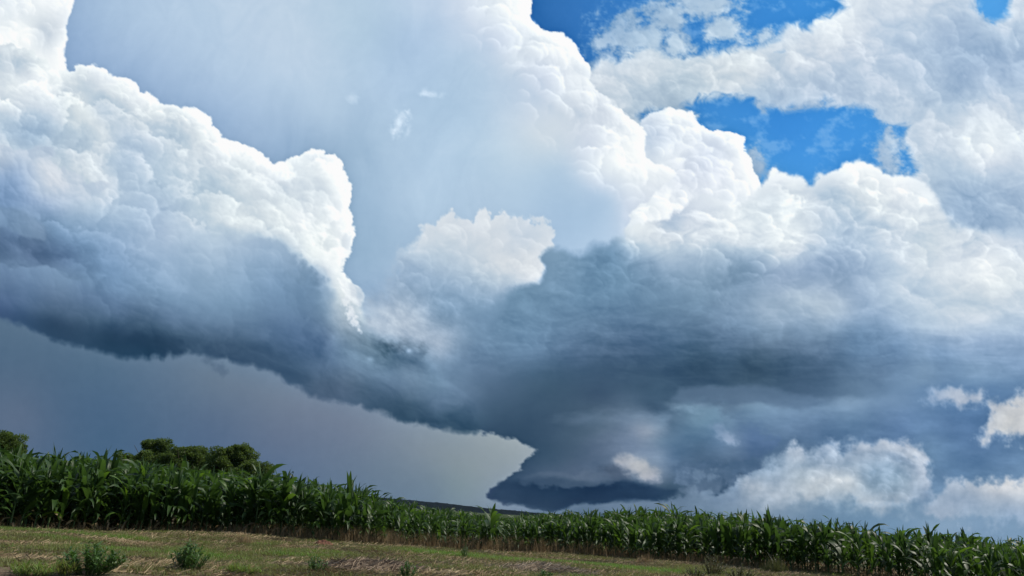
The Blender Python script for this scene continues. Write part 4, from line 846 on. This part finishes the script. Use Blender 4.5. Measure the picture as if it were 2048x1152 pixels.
weed('shrub', 'lowest flat olive shrub at the bottom edge below the tan grass tuft', 'shrub', 1390, 1162, .22, .5, 24, M_SHRUB, .014, .04, (-.3, 1.0), M_DRY)
def tuft(u, vb, H, Wd, n, label, mat, tone):
    x, y = at(u, vb)
    a = rs.rand(n)*6.28; rr = Wd*.6*rs.rand(n)**.8
    me = blades(x+rr*np.cos(a), y+rr*np.sin(a)*.6, H*(.3+.75*rs.rand(n))*np.clip(1.05-.75*(rr/(Wd*.6))**1.5, .2, 1)*(.8+.35*np.sin(a*3+u)), .005+.005*rs.rand(n), .08+.5*rs.rand(n)**1.5, tone[0]+(tone[1]-tone[0])*rs.rand(n), 'grass_tuft', mat)
    me.transform(Matrix.Translation((-x, -y, -float(gz(x, y)))))
    o = obj('grass_tuft', me); o.location = (x, y, float(gz(x, y)))
    tag(o, label, 'grass tuft'); return o
tuft(1552, 1148, .46, .55, 900, 'tall tan and olive grass tuft leaning against the corn on the right', M_SHRUB, (.2, 1.6))
tuft(1290, 1128, .30, .5, 420, 'thin tan grass tuft at the foot of the corn, right of the bright green patch', M_DRY, (0, 1.4))
tuft(488, 1091, .30, .5, 420, 'pale dry grass tuft under the corn below the right edge of the trees', M_DRY, (.3, 1.5))
tuft(815, 1093, .30, .6, 500, 'orange brown dry grass tuft under the first short corn plants', M_DRY, (.3, 1.5))

def mound(name, u, vb, W, H, D, label, cat, col1, col2, seed):
    x0, y0 = at(u, vb); n = 44; s = np.linspace(-1, 1, n); X, Y = np.meshgrid(s, s); rr = np.sqrt(X**2+Y**2)
    prof = np.clip(1-rr**2, 0, 1)**1.3
    Z = H*prof*(1+.8*fbm(X*2.4, Y*2.4, 5, seed, .6))-.03
    V = np.stack([X*W/2+.03*fbm(X*3, Y*3, 3, seed+1), Y*D/2, Z], -1).reshape(-1, 3)
    i = (np.arange(n-1)[:, None]*n+np.arange(n-1)).ravel()
    m = leaf_mat(name, col1, col2, .95, 0, .1, 18)
    o = obj(name, mesh_np(name, V, np.stack([i, i+1, i+n+1, i+n], 1), [m])); o.location = (x0, y0, float(gz(x0, y0))+.01)
    tag(o, label, cat); return o
mound('soil_mound', 645, 1095, .62, .13, .5, 'low reddish brown heap of soil at the foot of the corn', 'soil heap', (.12, .055, .038), (.17, .09, .06), 4400)
def heap(u, v, W, H, D, n, label, c1, c2, c3, seed):
    o = mound('straw_heap', u, v, W, H*.7, D, label, 'straw heap', c1, c2, seed)
    x0, y0 = o.location[0], o.location[1]
    q = rs.randn(n, 2)*[W*.27, D*.27]; rr = (q[:, 0]/(W/2))**2+(q[:, 1]/(D/2))**2; k = rr < 1.5; q = q[k]; rr = rr[k]; n = len(q)
    z = H*.75*np.clip(1-rr, 0, 1)**1.2*rs.rand(n)**.4+.01
    me = flat_straw(q[:, 0]+x0, q[:, 1]+y0, .05+.16*rs.rand(n), .004+.005*rs.rand(n), -.2+1.7*rs.rand(n), 'straw', leaf_mat('heap_straw', c1, c2, .8, .1, .2, 6, tone=c3), z=z)
    me.transform(Matrix.Translation((-x0, -y0, 0))); obj('straw', me, o)
heap(1085, 1150, 1.5, .12, .6, 3200, 'pale heap of cut straw at the bottom middle of the verge', (.20, .15, .10), (.30, .24, .17), (.5, .42, .32), 4420)
heap(745, 1142, 1.5, .11, .7, 3000, 'brown heap of dead stems at the bottom, left of the middle', (.14, .10, .07), (.22, .165, .115), (.36, .29, .21), 4440)
def scrap(u, vb, s, label, seed):
    x0, y0 = at(u, vb); r_ = np.random.RandomState(seed); n = 9; t = np.linspace(-1, 1, n); X, Y = np.meshgrid(t, t)
    Z = .25*np.abs(fbm(X*1.5, Y*1.5, 3, seed))+.02
    w = .75+.35*fbm(X*1.2+4, Y*1.2, 2, seed+2)
    V = np.stack([X*s*w, Y*s*.6*w, Z*s+.03], -1).reshape(-1, 3)
    i = (np.arange(n-1)[:, None]*n+np.arange(n-1)).ravel()
    m = leaf_mat('white_scrap', (.62, .62, .52), (.75, .74, .66), .7, .1, .2, 20)
    me = mesh_np('scrap', V, np.stack([i, i+1, i+n+1, i+n], 1), [m])
    o = obj('paper_scrap', me); o.location = (x0, y0, float(gz(x0, y0))); sol = o.modifiers.new('thick', 'SOLIDIFY'); sol.thickness = .004
    tag(o, label, 'paper scrap'); return o
scrap(255, 1123, .05, 'largest white scrap lying in the grass right of the wide weed clump', 11)
scrap(336, 1126, .035, 'flat white scrap lying just left of the second weed clump', 12)
scrap(248, 1147, .028, 'smallest pale scrap lying nearest the bottom edge, right of the wide weed clump', 13)

# ------------------------------------------------------------ trees behind the corn
def tree(u, D, top, W, label, seed, clumps=70, per=230, gap=0., lobes=None):
    # (u, top): where the crown's top stands on the photograph
    d_ = ray(u, top); x = d_[0]/d_[1]*D; z0 = float(gz(x, D)); H = height_at(u, top, math.hypot(x, D))-z0
    r_ = random.Random(seed); q = np.random.RandomState(seed)
    e = empty('tree', (x, D, z0-.05)); tag(e, label, 'tree', 'trees behind the cornfield')
    tr = Geo(); P = [(0, 0, -.1), (.05, .0, H*.2), (-.05, .05, H*.45), (.05, 0, H*.8)]
    V, F = tube(P, [.26, .2, .14, .04], 8); tr.add(V, F)
    lobes = lobes or [(0, 0, .62, .42, .36)]
    for k in range(9):
        a = r_.uniform(0, 6.28); b = P[1+k % 2]; l = W*.42
        tip = (b[0]+math.cos(a)*l, b[1]+math.sin(a)*l, H*r_.uniform(.5, .85))
        m_ = ((b[0]+tip[0])/2, (b[1]+tip[1])/2, (b[2]+tip[2])/2+.2)
        V, F = tube([b, m_, tip], [.1, .06, .02], 5); tr.add(V, F)
    obj('trunk', tr.mesh('trunk', M_BARK), e)
    Vs, Fs, As = [], [], []; n = 0
    for c in range(clumps):
        lx, ly, lz, lr, lh = lobes[c % len(lobes)]
        d = q.randn(3); d /= np.linalg.norm(d); rad = q.rand()**.48
        cx = (lx+d[0]*lr*rad)*W; cy = (ly+d[1]*lr*rad)*W*.9; cz = (lz+d[2]*lh*rad)*H
        if cz < .1*H: cz = .12*H
        out = c % 6 == 5
        if out: cx *= 1.12; cy *= 1.12; cz = cz+.35*q.rand()
        cr = (.22+.2*q.rand()) if out else (.40+.50*q.rand()); m = int(per*(.35 if out else 1)*(1-gap*q.rand()))
        g = q.randn(m, 3); g /= np.linalg.norm(g, axis=1)[:, None]; g *= cr*(.55+.5*q.rand(m, 1))
        g[:, 2] *= .75
        p = g+[cx, cy, cz]
        s = .06+.10*q.rand(m, 1)
        a = q.randn(m, 3); a /= np.linalg.norm(a, axis=1)[:, None]; b = np.cross(a, q.randn(m, 3)); b /= np.linalg.norm(b, axis=1)[:, None]
        quad = np.stack([p-a*s, p-b*s*.55, p+a*s, p+b*s*.55], 1)
        Vs.append(quad.reshape(-1, 3)); Fs.append(np.arange(m*4).reshape(-1, 4)+n); n += m*4
        As.append(np.repeat(q.rand()*.8+.5*q.rand(m), 4))
    me = mesh_np('crown', np.concatenate(Vs), np.concatenate(Fs), [M_TREE], smooth=False)
    t_ = me.attributes.new('tone', 'FLOAT', 'POINT'); t_.data.foreach_set('value', np.concatenate(As).astype(np.float32))
    obj('crown', me, e)
    return e
G = [(0, 0, .45, .46, .40), (.16, .1, .62, .30, .30), (-.18, -.1, .60, .30, .30), (.03, 0, .74, .26, .21)]
tree(6, 105, 858, 7.0, 'dark green tree at the left edge, rising above the tall corn', 1, 225, 300, lobes=G)
tree(-70, 112, 876, 8.5, 'tree cut off by the left edge behind the edge tree', 2, 120, 250, lobes=G)
tree(318, 108, 872, 7.4, 'tree with a lacy see-through top, the tallest of the clump', 3, 120, 200, .6, [(0, 0, .40, .44, .34), (-.05, 0, .62, .36, .18), (.10, 0, .86, .10, .07), (-.12, 0, .82, .13, .08), (.0, 0, .70, .26, .12)])
tree(280, 104, 900, 6.8, 'low tree at the left end of the clump, below the lacy top', 4, 165, 275, lobes=G)
tree(376, 106, 884, 6.2, 'rounded tree right of the lacy topped tree', 5, 225, 300, lobes=G)
tree(424, 112, 903, 6.0, 'lower tree in the dip between the two rounded crowns', 6, 180, 275, lobes=G)
tree(472, 104, 881, 6.6, 'rounded tree with uneven top at the right end of the clump', 7, 225, 300, lobes=G)
tree(508, 100, 918, 5.2, 'small low tree tapering off at the right foot of the clump', 8, 120, 275, lobes=G)

# ------------------------------------------------------------ haze
def haze():
    x0, x1, y0, y1, z0, z1 = -12700, 12700, -3100, 12700, -4, 42
    V = [(x, y, z) for x in (x0, x1) for y in (y0, y1) for z in (z0, z1)]
    F = [(0, 1, 3, 2), (4, 6, 7, 5), (0, 4, 5, 1), (2, 3, 7, 6), (0, 2, 6, 4), (1, 5, 7, 3)]
    m, nt, out = new_mat('haze'); pv = nt.nodes.new('ShaderNodeVolumePrincipled')
    pv.inputs['Color'].default_value = (.50, .66, .95, 1); pv.inputs['Density'].default_value = HAZE_D; pv.inputs['Anisotropy'].default_value = 0.0
    nt.links.new(pv.outputs[0], out.inputs['Volume'])
    tag(obj('haze', mesh_np('haze', V, F, [m], smooth=False)), kind='stuff')
HAZE_D = 0.000016
haze()
